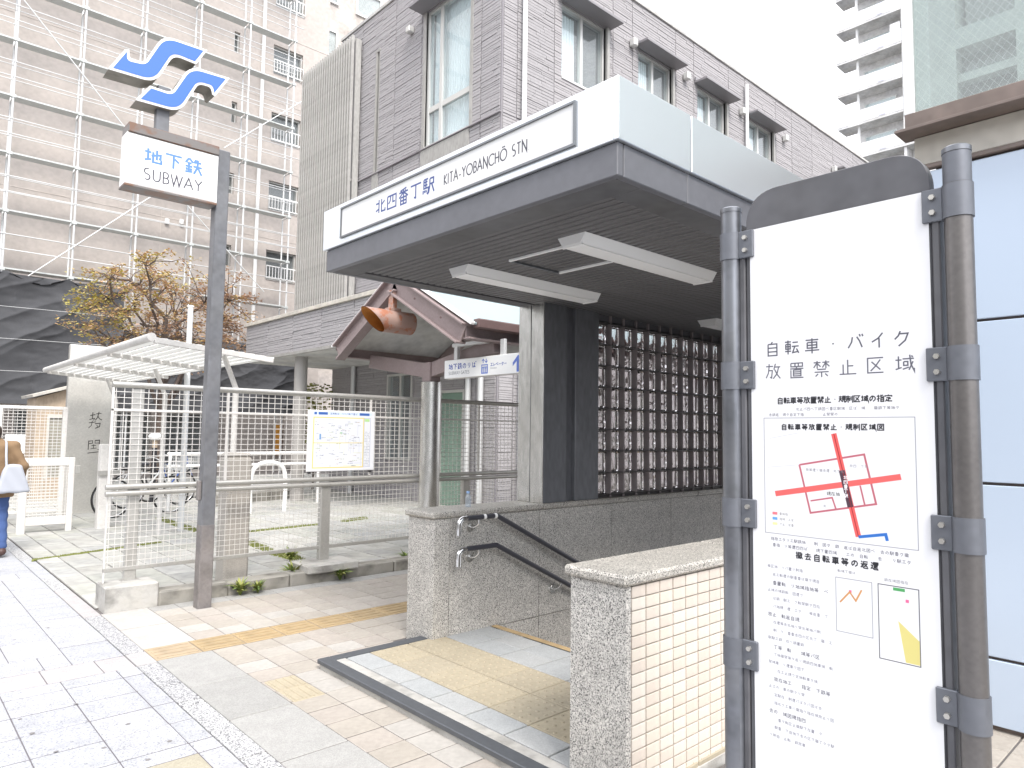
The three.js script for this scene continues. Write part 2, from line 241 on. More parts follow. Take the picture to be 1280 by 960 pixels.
// ------------------------------------------------------------------ lettering (flat print on signs)
const GLYPH = {
  自: '4 4 16 4 16 19 4 19 4 4/4 9 16 9/4 14 16 14/10 1 8 4', 転: '1 3 9 3/2 6 8 6 8 12 2 12 2 6/2 9 8 9/1 15 9 15/5 1 5 19/11 4 18 4/10 9 19 9/14 9 11 17 18 16/16 12 19 18',
  車: '2 3 18 3/4 6 16 6 16 13 4 13 4 6/4 9.5 16 9.5/1 16 19 16/10 1 10 20', '・': '9 10 11 10', バ: '7 4 6 10 2 17/12 4 15 9 18 17/15 1 16 4/18 1 19 4', イ: '15 2 10 8 3 12/11 8 11 19', ク: '8 2 6 7 2 11/7 5 16 5 13 13 6 19',
  放: '5 1 5 4/1 4 10 4/5 4 4 12 1 18/4 9 9 9 8 18 6 17/13 1 11 8/12 5 19 5/17 5 15 13 10 19/12 8 15 14 19 19', 置: '3 2 17 2 17 6 3 6 3 2/8 2 8 6/12 2 12 6/2 8.5 18 8.5/10 6.5 9 10/6 10 15 10 15 17 6 17 6 10/6 12.3 15 12.3/6 14.6 15 14.6/3 10 3 19 18 19',
  禁: '1 3 9 3/5 1 5 10/5 3 1 9/5 4 9 8/11 3 19 3/15 1 15 10/15 3 11 9/15 4 19 8/5 11 15 11/2 14 18 14/10 14 10 20/6 16 3 19/14 16 17 19', 止: '10 2 10 18/10 9 16 9/5 7 5 18/1 18 19 18',
  区: '18 2 2 2 2 18 18 18/15 4 10 11 5 16/6 6 15 15', 域: '1 6 7 6/4 2 4 15/1 16 7 14/8 5 19 5/9 8 13 8 13 12 9 12 9 8/8 16 14 14/15 1 16 11 19 18 19 15/18 8 14 17/16.5 2 18 3.5',
  等: '5 1 2 5/3 3 9 3/6 3 7 6/13 1 11 5/12 3 18 3/15 3 16 6/4 8 16 8/10 6 10 11/1 11 19 11/2 14 18 14/13 11 13 19 11 18/6 15 8 17', 規: '1 4 9 4/1 9 9 9/5 1 5 9 1 18/5 10 9 16/11 2 18 2 18 11 11 11 11 2/11 5 18 5/11 8 18 8/13 11 10 18/16 11 16 18 19 18 19 15',
  制: '3 2 1 6/2 4 11 4/1 8 12 8/6 1 6 20/2 17 2 11 10 11 10 16/14 3 14 14/18 1 18 19 16 18', の: '11 5 9 12 5 16 3 13 4 8 9 4 14 5 17 9 16 14 11 18', 指: '1 5 8 5/5 1 5 18 3 17/1 13 8 10/11 1 11 7 18 7 18 5/17 2 11 4/11 10 18 10 18 19 11 19 11 10/11 14.5 18 14.5',
  定: '10 1 10 3/2 7 2 4 18 4 18 7/5 9 15 9/10 9 10 17/10 12 16 12/6 12 5 16 2 19/4 15 9 18 19 18', 図: '2 2 18 2 18 19 2 19 2 2/6 5 8 9/10 4 12 8/15 5 11 12 5 16/6 9 11 12 15 16',
  撤: '1 5 6 5/4 1 4 18 2 17/1 13 6 10/7 3 13 3/10 1 8 7 12 6/8 19 8 10 12 10 12 19/8 13 12 13/8 16 12 16/15 1 14 8/14 5 19 5/18 5 16 13 13 19/14 8 17 14 19 19', 去: '3 5 17 5/10 1 10 10/1 10 19 10/9 10 5 18 15 17/13 13 17 19',
  返: '7 3 18 3/8 3 8 9 6 14/9 8 16 8 13 13 8 16/10 10 14 14 18 16/2 2 5 5/1 9 5 9 4 14 1 18/4 15 9 19 19 19', 還: '7 2 18 2 18 5 7 5 7 2/10.5 2 10.5 5/14.5 2 14.5 5/6 7 19 7/9 9 16 9 16 12 9 12 9 9/12 12 8 16/11 13 11 17/11 14 18 17/2 2 5 5/1 9 5 9 4 14 1 18/4 15 9 19 19 19',
  地: '1 6 8 6/4.5 2 4.5 15/1 16 8 14/10 5 10 17 19 17 19 13/8 10 18 7 18 12 16 12/14 2 14 14', 下: '1 3 19 3/10 3 10 19/11 7 16 11', 鉄: '5 1 1 7/5 1 10 6/3 7 8 7/1 11 9 11/5 7 5 18/1 18 9 17/2 13 3 16/8 13 7 16/13 1 11 6/12 4.5 19 4.5/10 10 20 10/15 1 15 10 11 19/15 10 20 19',
  北: '1 6 7 6/7 2 7 18/1 15 7 13/12 2 12 17 19 17 19 14/18 5 12 9', 四: '2 3 18 3 18 18 2 18 2 3/8 3 7 9 4 12/12 3 12 11 16 11', 番: '15 1 4 3/10 2 10 10/2 5 18 5/10 5 2 11/10 5 18 11/6 3 7 5/14 3 13 5/5 11 15 11 15 19 5 19 5 11/5 15 15 15/10 11 10 19', 丁: '1 3 19 3/10 3 10 18 7 17',
  駅: '2 2 9 2/2 2 2 12 10 12 9 19 7 18/2 5 8 5/2 8.5 8 8.5/5.5 2 5.5 12/1 14 1 18/3 14 4 17/5.5 14 6.5 17/12 3 18 3 18 9 12 9/12 3 12 11 10 19/15 9 19 19', り: '6 3 6 12/13 3 14 10 9 18', ば: '4 3 4 18/9 7 16 7/13 3 13 16 9 17 9 14 13 14 17 17/17 1 18 3/19 1 20 3',
  エ: '3 4 17 4/10 4 10 16/1 16 19 16', レ: '5 3 5 17 17 9', ベ: '1 12 6 6 19 15/12 3 14 5/15 2 17 4', ー: '2 10 18 10', タ: '8 2 6 7 2 11/7 5 16 5 13 13 6 19/7 10 13 13', 現: '1 4 8 4/1 10 8 10/1 17 8 16/4.5 4 4.5 17/11 2 18 2 18 11 11 11 11 2/11 5 18 5/11 8 18 8/13 11 10 18/16 11 16 18 19 18 19 15', 在: '1 5 19 5/9 1 5 10 1 14/4 9 4 19/9 12 18 12/13 8 13 18/8 18 19 18',
};
// thin round capitals, 20 units high; 'o cx cy rx ry from to' is an arc in degrees
const CAPS = {
  S: [11, 'o 5.5 5 4.5 5 300 90', 'o 5.5 15 4.5 5 -90 130'], U: [13, '1 0 1 13', 'o 6.5 13 5.5 7 0 180', '12 13 12 0'], B: [10, '1 0 1 20 5 20', '1 0 5 0', 'o 5 5 4 5 -90 90', '1 10 5 10', 'o 5 15 5 5 -90 90'], W: [19, '0 0 5 20 9.5 1 14 20 19 0'], A: [15, '0 20 7.5 0 15 20', '3 13 12 13'], Y: [12, '0 0 6 9 12 0', '6 9 6 20'],
  K: [11, '1 0 1 20', '10 0 1 11 11 20'], I: [3, '1 0 1 20'], T: [11, '0 0 11 0', '5.5 0 5.5 20'], O: [20, 'o 10 10 10 10 0 360'], N: [15, '1 20 1 0 14 20 14 0'], C: [16, 'o 10 10 10 10 45 315'], H: [13, '1 0 1 20', '12 0 12 20', '1 10 12 10'], Ō: [20, 'o 10 10 10 10 0 360', '5 -4 15 -4'], '-': [8, '1 13 7 13'], '.': [4, '1 19.5 1 20'], ' ': [9],
};
function strokes(c, list, x, y, sx, sy) {
  for (const s of list) {
    c.beginPath();
    if (s[0] === 'o') { const [cx, cy, rx, ry, a, b] = s.slice(2).split(' ').map(Number), n = 28, from = a, to = b < a ? b - 0 : b; for (let i = 0; i <= n; i++) { const q = (from + (to - from) * (i / n)) * rad; c.lineTo(x + (cx + rx * Math.cos(q)) * sx, y + (cy + ry * Math.sin(q)) * sy); } } else { const p = s.split(' ').map(Number); for (let i = 0; i < p.length; i += 2) c.lineTo(x + p[i] * sx, y + p[i + 1] * sy); }
    c.stroke();
  }
}
function kanji(c, str, x, y, size, adv = size * 1.06, lw = size * 0.075, colour = '#222', vertical = false) {
  c.strokeStyle = colour; c.lineWidth = lw; c.lineCap = 'butt'; c.lineJoin = 'miter';
  for (const ch of str) { const g = GLYPH[ch]; if (g) strokes(c, g.split('/'), x, y, size / 20, size / 20); if (vertical) y += adv; else x += adv; }
}
function caps(c, str, x, y, h, gap, lw, colour, stretch = 1) {
  c.strokeStyle = colour; c.lineWidth = lw; c.lineCap = 'butt'; c.lineJoin = 'miter';
  for (const ch of str) { const g = CAPS[ch]; strokes(c, g.slice(1), x, y, (h / 20) * stretch, h / 20); x += (g[0] * h / 20 + gap) * stretch; }
  return x;
}
const GKEYS = Object.keys(GLYPH).filter((k) => !'・ーイレ'.includes(k));
function tiny(c, x, y, w, h, colour, seed, dense = 0.85) { // rows of print too small to read in the photograph
  const r = mulberry(seed); c.strokeStyle = colour; c.lineWidth = Math.max(1, h * 0.09); c.lineCap = 'butt';
  for (let q = x; q < x + w - h * 0.5; q += h * 1.1) { const k = GKEYS[Math.floor(r() * GKEYS.length)]; if (r() > dense) continue; strokes(c, GLYPH[k].split('/'), q, y, h / 20, h / 20); }
}
function print(w, h, draw) {
  const k = document.createElement('canvas'); k.width = w; k.height = h; const c = k.getContext('2d'); draw(c, w, h);
  const t = new THREE.CanvasTexture(k); t.colorSpace = THREE.SRGBColorSpace; t.magFilter = THREE.LinearFilter; t.minFilter = THREE.LinearMipmapLinearFilter; t.anisotropy = 8;
  return new THREE.MeshStandardMaterial({ map: t, roughness: 0.42 });
}
function panelX(name, m, parent, x, z0, z1, y0, y1) { // printed sheet facing -x; z0 is the reader's left (the far end)
  const g = new THREE.PlaneGeometry(Math.abs(z1 - z0), y1 - y0); g.rotateY(-Math.PI / 2); g.translate(x, (y0 + y1) / 2, (z0 + z1) / 2); return put(name, soup(g), m, parent);
}
function panelZ(name, m, parent, z, x0, x1, y0, y1) { const g = new THREE.PlaneGeometry(x1 - x0, y1 - y0); g.translate((x0 + x1) / 2, (y0 + y1) / 2, z); return put(name, soup(g), m, parent); }

// ================================================================== GROUND
const SY = 0.06; // entrance platform level
const HOLE = [3.62, 9.0, -4.14, -2.16]; // stairwell
{
  const s = new THREE.Shape([[-450, -450], [450, -450], [450, 450], [-450, 450]].map((p) => new THREE.Vector2(...p)));
  s.holes.push(new THREE.Path([[HOLE[0], -HOLE[2]], [HOLE[1], -HOLE[2]], [HOLE[1], -HOLE[3]], [HOLE[0], -HOLE[3]]].map((p) => new THREE.Vector2(...p))));
  const g = soup(new THREE.ShapeGeometry(s)); g.rotateX(-Math.PI / 2); g.translate(0, -0.07, 0);
  const o = put('ground', boxUV(g), M.asphalt); o.userData = { kind: 'structure', label: 'grey asphalt ground under the paving', category: 'ground' };
}
const tileCache = new Map();
function tileGeo(w, t, d, v, c) { const k = [w.toFixed(3), d.toFixed(3), t, v].join(); if (!tileCache.has(k)) { const g = cbox(w, t, d, c); boxUV(g, v * 0.37, v * 0.61); g.translate(0, -t / 2, 0); tileCache.set(k, g); } return tileCache.get(k); }
// list: [x0, x1, z0, z1, material set]; the largest in view become parts, the rest one mesh
function pave(parent, name, list, y, { gap = 0.0055, gapz = 0.012, t = 0.05, c = 0.003, tilt = 0.0014, limit = 290 } = {}) {
  const seen = list.map((q) => { const v = V((q[0] + q[1]) / 2, y, (q[2] + q[3]) / 2).sub(EYE), dz = v.dot(fw); if (dz < 0.3) return [q, 0]; const px = v.dot(rt) / dz * FPX, py = v.dot(up) / dz * FPX; const inside = Math.abs(px) < 720 && Math.abs(py) < 560; return [q, inside ? Math.abs((q[1] - q[0]) * (q[3] - q[2])) / dz ** 3 : 0]; }).sort((a, b) => b[1] - a[1]);
  const rest = new Map();
  seen.forEach(([q, size], i) => {
    const w = Math.abs(q[1] - q[0]) - gap, d = Math.abs(q[3] - q[2]) - gapz; if (w < 0.01 || d < 0.01) return;
    const m = q[4][Math.floor(rnd() * q[4].length)], v = Math.floor(rnd() * 3), g = tileGeo(w, t, d, v, c), x = (q[0] + q[1]) / 2, z = (q[2] + q[3]) / 2, h = y + rr(-1, 1) * tilt;
    const rx = rr(-1, 1) * 0.0025, rz = rr(-1, 1) * 0.0025;
    if (i < limit && size > 0) { const o = put(q[5] ?? name, g, m, parent); o.position.set(x, h, z); o.rotation.set(rx, 0, rz); } else { const k = g.clone(); k.translate(x, h, z); if (!rest.has(m)) rest.set(m, []); rest.get(m).push(k); }
  });
  for (const [m, gs] of rest) put(name === 'tactile_tile' ? 'tactile_paving' : 'paving', mergeGeometries(gs), m, parent, { kind: 'stuff' });
}
function cuts(a, b, step) { const r = [a]; const s = Math.sign(b - a) * step; for (let x = a + s; Math.abs(x - a) < Math.abs(b - a) - 0.02; x += s) r.push(x); r.push(b); return r; }
{ // street side: pale granite
  const st = structure('pavement', 'pale bluish granite slab pavement along the street', 'pavement');
  box1('joint_bed', M.joint_pale, st, [-5, 1.37, -0.07, -0.0035, -40, 3], 0);
  const L = [];
  const xs = [-2.41, -2.105, -1.8, -1.495, -1.19, -0.885, -0.58, -0.275, 0.03, 0.335, 0.64, 0.945, 1.25, 1.37];
  const zs = [-5.07, -4.905, -4.6, -4.295, -3.99, -3.69, -3.55, -3.25, -2.94, -2.64, -2.33, -2.02, -1.4, -0.8, 0, 1, 2, 3];
  for (let i = 0; i < xs.length - 1; i++) for (let j = 0; j < zs.length - 1; j++) { const cream = zs[j] >= -3.55 && zs[j] < -2.95 && xs[i] >= 0.94 && xs[i] < 1.2; L.push([xs[i], xs[i + 1], zs[j], zs[j + 1], cream ? creamSlabs : paleSlabs]); }
  for (let x = -2.17; x < 1.37; x += 0.305) L.push([x, Math.min(x + 0.305, 1.37), -5.37, -5.07, bandSlabs]);
  // random ashlar beyond the band, on a 155 mm module
  const m = 0.1525, nx = 24, nz = 180, taken = new Uint8Array(nx * nz), rk = mulberry(99);
  const sizes = [[2, 3], [2, 2], [1, 2], [2, 1], [1, 1]];
  for (let j = 0; j < nz; j++) for (let i = 0; i < nx; i++) {
    if (taken[j * nx + i]) continue;
    const want = rk(); let start = want < 0.45 ? 0 : want < 0.65 ? 1 : want < 0.85 ? 2 : 3;
    for (let k = start; k < 5; k++) {
      const [a, b] = sizes[k]; let ok = i + a <= nx && j + b <= nz;
      for (let p = 0; ok && p < a; p++) for (let q = 0; q < b; q++) if (taken[(j + q) * nx + i + p]) ok = false;
      if (!ok) continue;
      for (let p = 0; p < a; p++) for (let q = 0; q < b; q++) taken[(j + q) * nx + i + p] = 1;
      L.push([1.37 - (i + a) * m, 1.37 - i * m, -5.37 - (j + b) * m, -5.37 - j * m, paleSlabs]); break;
    }
  }
  pave(st, 'slab', L, 0);
  const gum = mat('gum', [0.2, 0.19, 0.19]), rg = mulberry(606); for (const [px, py] of [[40, 917], [25, 899], [160, 905], [212, 927], [18, 800], [60, 785], [95, 880], [130, 935], [70, 940], [185, 950]]) { const p = onY(px, py, 0), g = soup(new THREE.CylinderGeometry(0.006 + rg() * 0.006, 0.008 + rg() * 0.006, 0.002, 9)); const o = put('gum_spot', g, gum, st); o.scale.set(1, 1, 0.6 + rg() * 0.5); o.position.set(p.x, 0.0022, p.z); }
}
{ // granite edging between street and footpath
  const st = structure('edging_strip', 'narrow speckled grey granite strip edging the pavement', 'edging');
  box1('joint_bed', M.joint, st, [1.37, 1.5, -0.07, -0.006, -40, 3], 0);
  const L = []; const z = [3, 1.6, 0.4, -0.9, -2.12, -3.35, -4.18, -4.25, -4.58, -5.07];
  for (let i = 0; i < z.length - 1; i++) L.push([1.37, 1.5, z[i + 1], z[i], edgeSlabs]);
  L.push([1.37, 1.5, -5.37, -5.07, bandSlabs]);
  const f = [-5.37, -6.62, -7.86, -8.54, -9.85, -11.1, -12.3, -13.6, -14.9, -16.2, -18, -20, -23, -27, -32, -40];
  for (let i = 0; i < f.length - 1; i++) L.push([1.37, 1.5, f[i + 1], f[i], i === 1 ? bandSlabs : i === 3 ? paleSlabs : edgeSlabs]);
  pave(st, 'kerb_stone', L, 0.002);
}
const dotGeo = new Map();
function tactile(x, z, w, d, y, m, parent, bars) { // tile with raised dots or bars
  const k = [w.toFixed(3), d.toFixed(3), bars].join();
  if (!dotGeo.has(k)) {
    const b = new MB(); b.add(cbox(w - 0.006, 0.04, d - 0.006, 0.003).translate(0, -0.02, 0));
    if (bars) { for (let i = 0; i < 4; i++) b.add(cbox(w * 0.86, 0.01, 0.024, 0.004).translate(0, 0.0015, (i - 1.5) * d / 4.2)); } else for (let i = 0; i < 5; i++) for (let j = 0; j < 5; j++) b.add(new THREE.CylinderGeometry(0.008, 0.013, 0.006, 7).translate((i - 2) * w / 5, 0.002, (j - 2) * d / 5));
    dotGeo.set(k, b.geo());
  }
  const o = put('tactile_tile', dotGeo.get(k), m, parent); o.position.set(x, y + rr(-0.001, 0.001), z); return o;
}
{ // footpath between edging and station entrance
  const st = structure('footpath', 'beige tiled footpath in front of the station entrance', 'footpath');
  box1('joint_bed', M.joint, st, [1.5, 2.24, -0.07, -0.004, -6.86, 3], 0); box1('joint_bed', M.joint, st, [2.24, 3.1, -0.07, -0.004, -6.86, -4.27], 0); box1('joint_bed', M.joint, st, [3.1, 9, -0.07, -0.006, -6.86, -4.48], 0); box1('joint_bed', M.joint, st, [2.24, 9, -0.07, -0.006, -1.82, 3], 0);
  const L = []; const zb = [-5.11, -4.45, -3.83, -3.2, -2.58, -1.96, -1.34, -0.72, 0.1, 1, 2, 3];
  for (let i = 0; i < zb.length - 1; i++) L.push([1.5, 1.86, zb[i], zb[i + 1], greySlabs]);
  L.push([1.5, 1.86, -6.05, -5.43, whiteSlabs], [1.5, 1.86, -6.66, -6.05, whiteSlabs]);
  const near = cuts(-5.11, -6.0 + 0.89 + 8, 0.2085);
  const xs = cuts(1.86, 9, 0.2175);
  for (let i = 0; i < xs.length - 1; i++) for (let j = 0; j < near.length - 1; j++) {
    const x = (xs[i] + xs[i + 1]) / 2, z = (near[j] + near[j + 1]) / 2; if (near[j + 1] > 3) continue;
    if (x > 2.2 && z > -4.3 && z < -1.84) continue; if (x > 3.05 && z > -4.55 && z < -1.84) continue;
    L.push([xs[i], xs[i + 1], near[j], near[j + 1], xs[i] < 2.05 && z > -4.3 ? beigeTiles : rnd() < 0.55 - (x - 2) * 0.5 ? creamTiles : beigeTiles]);
  }
  const far = cuts(-5.43, -6.66, 0.2085);
  for (let i = 0; i < xs.length - 1; i++) for (let j = 0; j < far.length - 1; j++) L.push([xs[i], xs[i + 1], far[j + 1], far[j], far[j] < -6.4 ? greySlabs : rnd() < 0.7 - (xs[i] - 1.9) * 0.5 ? creamTiles : beigeTiles]);
  pave(st, 'tile', L, 0, { gapz: 0.01 });
  for (let x = 1.5, i = 0; x < 8.4; x += 0.305, i++) tactile(x + 0.1525, -5.27, 0.305, 0.312, 0, i < 1 ? yellowTiles[2] : yellowTiles[Math.floor(rnd() * 2)], st, true);
  // three ribbed tiles where the path meets the step
  for (const [x, z] of [[1.97, -4.15], [1.97, -3.94]]) { const o = tactile(x, z, 0.21, 0.2, 0.004, sandTiles[0], st, true); o.rotation.y = Math.PI / 2; }
}
{ // entrance platform with metal nosing
  const st = structure('entrance_platform', 'low tiled platform with dark metal edge before the stairs', 'platform');
  box1('base', M.concrete_pale, st, [2.25, HOLE[0], -0.07, SY - 0.02, -4.262, -1.83], 0.004);
  const nz = new MB(); nz.box(2.235, 2.32, SY - 0.026, SY + 0.003, -4.275, -1.8, 0.004).build('nosing', M.nosing, st);
  new MB().box(2.3205, 3.06, SY - 0.026, SY + 0.002, -4.275, -4.19, 0.004).build('nosing', M.nosing, st);
  new MB().box(2.326, 2.391, SY - 0.02, SY - 0.001, -4.186, -1.83, 0.002).build('joint_strip', M.concrete_pale, st);
  const L = []; const zs = cuts(-4.184, -1.83, 0.31);
  for (let j = 0; j < zs.length - 1; j++) L.push([2.396, 2.57, zs[j], zs[j + 1], blueGreyTiles]);
  for (let j = 0; j < zs.length - 1; j++) for (const [a, b] of [[3.19, 3.4], [3.4, 3.61]]) L.push([a, b, zs[j], zs[j + 1], blueGreyTiles]);
  pave(st, 'tile', L, SY, { t: 0.018, tilt: 0.0006 });
  for (let j = 0; j < zs.length - 1; j++) { const d = zs[j + 1] - zs[j]; for (const x of [2.725, 3.035]) { if (zs[j + 1] > -2.2 && x > 2.3) { } tactile(x, (zs[j] + zs[j + 1]) / 2, 0.306, d, SY, sandTiles[Math.floor(rnd() * 2)], st, false); } }
}
{ // stairs going down
  const st = thing('staircase', 'granite stairs going down between the two low entrance walls', 'stairs');
  for (let i = 0; i < 16; i++) { const x = HOLE[0] + i * 0.3, y = SY - (i + 1) * 0.15; new MB().box(x, x + 0.3, y - 0.6, y, -4.138, -2.162, 0.004).build('step', greySlabs[i % 3], st); new MB().box(x - 0.004, x + 0.05, y + 0.15, y + 0.156, -4.13, -2.17, 0.002).build('step_edge', i ? M.nosing : yellowTiles[0], st); }
}
{ // plaza behind the fence
  const st = structure('plaza', 'weathered concrete slab plaza behind the wire fence', 'plaza');
  box1('joint_bed', M.joint, st, [1.5, 40, -0.07, 0.008, -40, -6.86], 0); box1('joint_bed', M.joint, st, [9, 40, -0.07, 0.008, -6.86, 3], 0);
  const L = [], xs = [1.5, 1.73]; for (let x = 2.06; x < 12; x += 0.33) xs.push(x); const zs = [-6.86]; for (let z = -7.45; z > -24; z -= 0.49) zs.push(z);
  for (let i = 0; i < xs.length - 1; i++) for (let j = 0; j < zs.length - 1; j++) { if (xs[i] > 8.9 && zs[j] > -16.9) continue; L.push([xs[i], xs[i + 1], zs[j + 1], zs[j], plazaSlabs]); }
  pave(st, 'slab', L, 0.018, { gap: 0.012, t: 0.04, tilt: 0.003, c: 0.005 });
}
{ // kerb and footings that carry the fence
  const k = thing('concrete_kerb', 'worn concrete kerb under the wire fence with two footing blocks', 'kerb');
  const b = new MB(); for (let x = 1.95; x < 7.2; x += 0.61) b.box(x, x + 0.604, -0.05, 0.12 + rr(-0.008, 0.008), -6.85 + rr(-0.006, 0.006), -6.665 + rr(-0.006, 0.006), 0.014);
  b.build('kerb_run', M.concrete_old, k);
  new MB().box(1.53, 1.948, -0.05, 0.21, -7.0, -6.655, 0.012).build('footing_block', M.concrete_pale, k);
  new MB().box(3.32, 3.9, 0.1, 0.185, -7.02, -6.6, 0.012).build('footing_block', M.concrete_pale, k);
}

// ================================================================== STATION ENTRANCE
const W1 = { x0: 3.06, z0: -4.47, z1: -4.14, top: 0.965 }, W2 = { x0: 2.36, z0: -2.16, z1: -1.84, top: 0.965 };
{ // low granite wall carrying the column and the glass blocks
  const w = thing('granite_wall', 'speckled granite side wall with handrails and glass blocks above', 'wall');
  box1('core', M.joint, w, [W1.x0 + 0.02, 9, -0.06, W1.top - 0.06, W1.z0 + 0.02, W1.z1 - 0.02], 0);
  box1('core', M.joint, w, [HOLE[0], 9, -2.6, -0.06, W1.z0 + 0.02, W1.z1 - 0.02], 0);
  new MB().box(W1.x0, W1.x0 + 0.145, -0.05, W1.top - 0.05, W1.z0, W1.z1, 0.004).build('end_block', M.wall_granite, w);
  const xs = [3.208, 4.145, 5.085, 6.025, 6.965, 7.905, 8.845];
  for (let i = 0; i < xs.length - 1; i++) { new MB().box(xs[i], xs[i + 1] - 0.006, 0.052, W1.top - 0.05, W1.z1 - 0.03, W1.z1, 0.002).build('granite_panel', M.wall_granite, w); new MB().box(xs[i], xs[i + 1] - 0.006, 0, W1.top - 0.05, W1.z0, W1.z0 + 0.03, 0.002).build('granite_panel', M.wall_granite, w); if (xs[i + 1] > 3.7) for (const y of [[-0.86, 0.047], [-1.77, -0.866], [-2.6, -1.776]]) new MB().box(Math.max(xs[i], 3.6), xs[i + 1] - 0.006, y[0], y[1], W1.z1 - 0.03, W1.z1, 0.002).build('granite_panel', M.wall_granite, w); }
  const cx = [3.03, 4.16, 5.3, 6.5, 7.7, 8.9];
  for (let i = 0; i < cx.length - 1; i++) new MB().box(cx[i], cx[i + 1] - 0.004, W1.top - 0.046, W1.top, W1.z0 - 0.02, W1.z1 + 0.018, 0.012).build('cap_stone', M.cap_granite, w);
}
{ // low wall clad with small tiles outside
  const w = thing('tiled_wall', 'low wall with beige tiled side, speckled granite end and cap', 'wall');
  box1('core', M.tile_joint, w, [W2.x0 + 0.02, 9, -0.06, W2.top - 0.06, W2.z0 + 0.01, W2.z1 - 0.011], 0);
  box1('core', M.joint, w, [HOLE[0], 9, -2.6, -0.06, W2.z0 + 0.01, W2.z1 - 0.02], 0);
  new MB().box(W2.x0, W2.x0 + 0.03, -0.05, W2.top - 0.05, W2.z0, W2.z1, 0.004).build('end_block', M.wall_granite, w);
  for (let x = 2.4; x < 8.9; x += 0.94) new MB().box(x, x + 0.934, -0.9, W2.top - 0.05, W2.z0, W2.z0 + 0.012, 0.002).build('granite_panel', M.wall_granite, w);
  for (let x = 2.33, i = 0; x < 8.9; x += 1.1, i++) new MB().box(x, x + 1.096, W2.top - 0.046, W2.top, W2.z0 - 0.018, W2.z1 + 0.02, 0.012).build('cap_stone', M.cap_granite, w);
  const tg = cbox(0.094, 0.047, 0.012, 0.002), rest = []; let n = 0;
  for (let x = 2.395; x < 8.8; x += 0.1) for (let y = W2.top - 0.05 - 0.027; y > 0.03; y -= 0.052) { if (x < 3.75 && n < 270) { n++; const o = put('wall_tile', tg, wallTiles[Math.floor(rnd() * 3)], w); o.position.set(x + 0.047, y, W2.z1 - 0.006 + rr(-0.0006, 0.0006)); } else rest.push(tg.clone().translate(x + 0.047, y, W2.z1 - 0.006)); }
  put('wall_tiling', mergeGeometries(rest), wallTiles[0], w, { kind: 'stuff' });
}
function column(name, label, x, z0, z1, mir) { // brushed steel pier with a recessed centre
  const t = thing(name, label, 'column'), y0 = W1.top, y1 = 2.69;
  const m = (z0 + z1) / 2; new MB().box(x, x + 0.014, y0, y1, z0, m - 0.004, 0.003).build('steel_plate', M.steel, t); new MB().box(x, x + 0.014, y0, y1, m + 0.004, z1, 0.003).build('steel_plate', M.steel, t);
  new MB().box(x + 0.015, x + 0.3, y0, y1, z0 + 0.002, z1 - 0.002, 0.004).build('dark_casing', M.column_dark, t);
  new MB().box(x + 0.302, x + 0.41, y0, y1, z0 + 0.05, z1 - 0.05, 0).build('groove', M.column_dark, t);
  new MB().box(x + 0.412, x + 0.73, y0, y1, z0 + 0.002, z1 - 0.004, 0.004).build('dark_casing', M.column_dark, t);
  return t;
}
column('steel_column', 'brushed steel pier standing on the granite wall under the canopy', 4.17, -4.45, -4.145);
column('steel_column', 'brushed steel pier on the tiled wall behind the notice board', 5.2, -2.14, -1.86);
{ // glass block wall
  const t = thing('glass_block_wall', 'dark framed wall of square glass blocks on the granite wall', 'glass wall');
  const x0 = 4.915, p = 0.1975, nC = 18, y0 = 0.995, q = 0.2, nR = 8, z = -4.27, gf = cbox(0.178, 0.182, 0.08, 0.012);
  for (let i = 0; i < nC; i++) for (let j = 0; j < nR; j++) { const o = put('glass_block', gf, glassBlocks[Math.floor(rnd() * 3)], t); o.position.set(x0 + (i + 0.5) * p + 0.008, y0 + (j + 0.5) * q, z - 0.005); }
  for (let i = 0; i <= nC; i++) new MB().box(x0 + i * p, x0 + i * p + 0.016, y0 - 0.028, y0 + nR * q + 0.09, z - 0.06, z + 0.088, 0.003).build('mullion', M.block_fin, t);
  for (let j = 0; j <= nR; j++) new MB().box(x0, x0 + nC * p, y0 + j * q - 0.005, y0 + j * q + 0.005, z - 0.046, z + 0.0905, 0.002).build('transom', M.block_frame, t);
  box1('head', M.fascia, t, [x0, x0 + nC * p, y0 + nR * q + 0.02, 2.69, z - 0.06, z + 0.06]);
  box1('sill', M.block_frame, t, [x0, x0 + nC * p, 0.966, y0 - 0.005, z - 0.07, z + 0.07]);
}
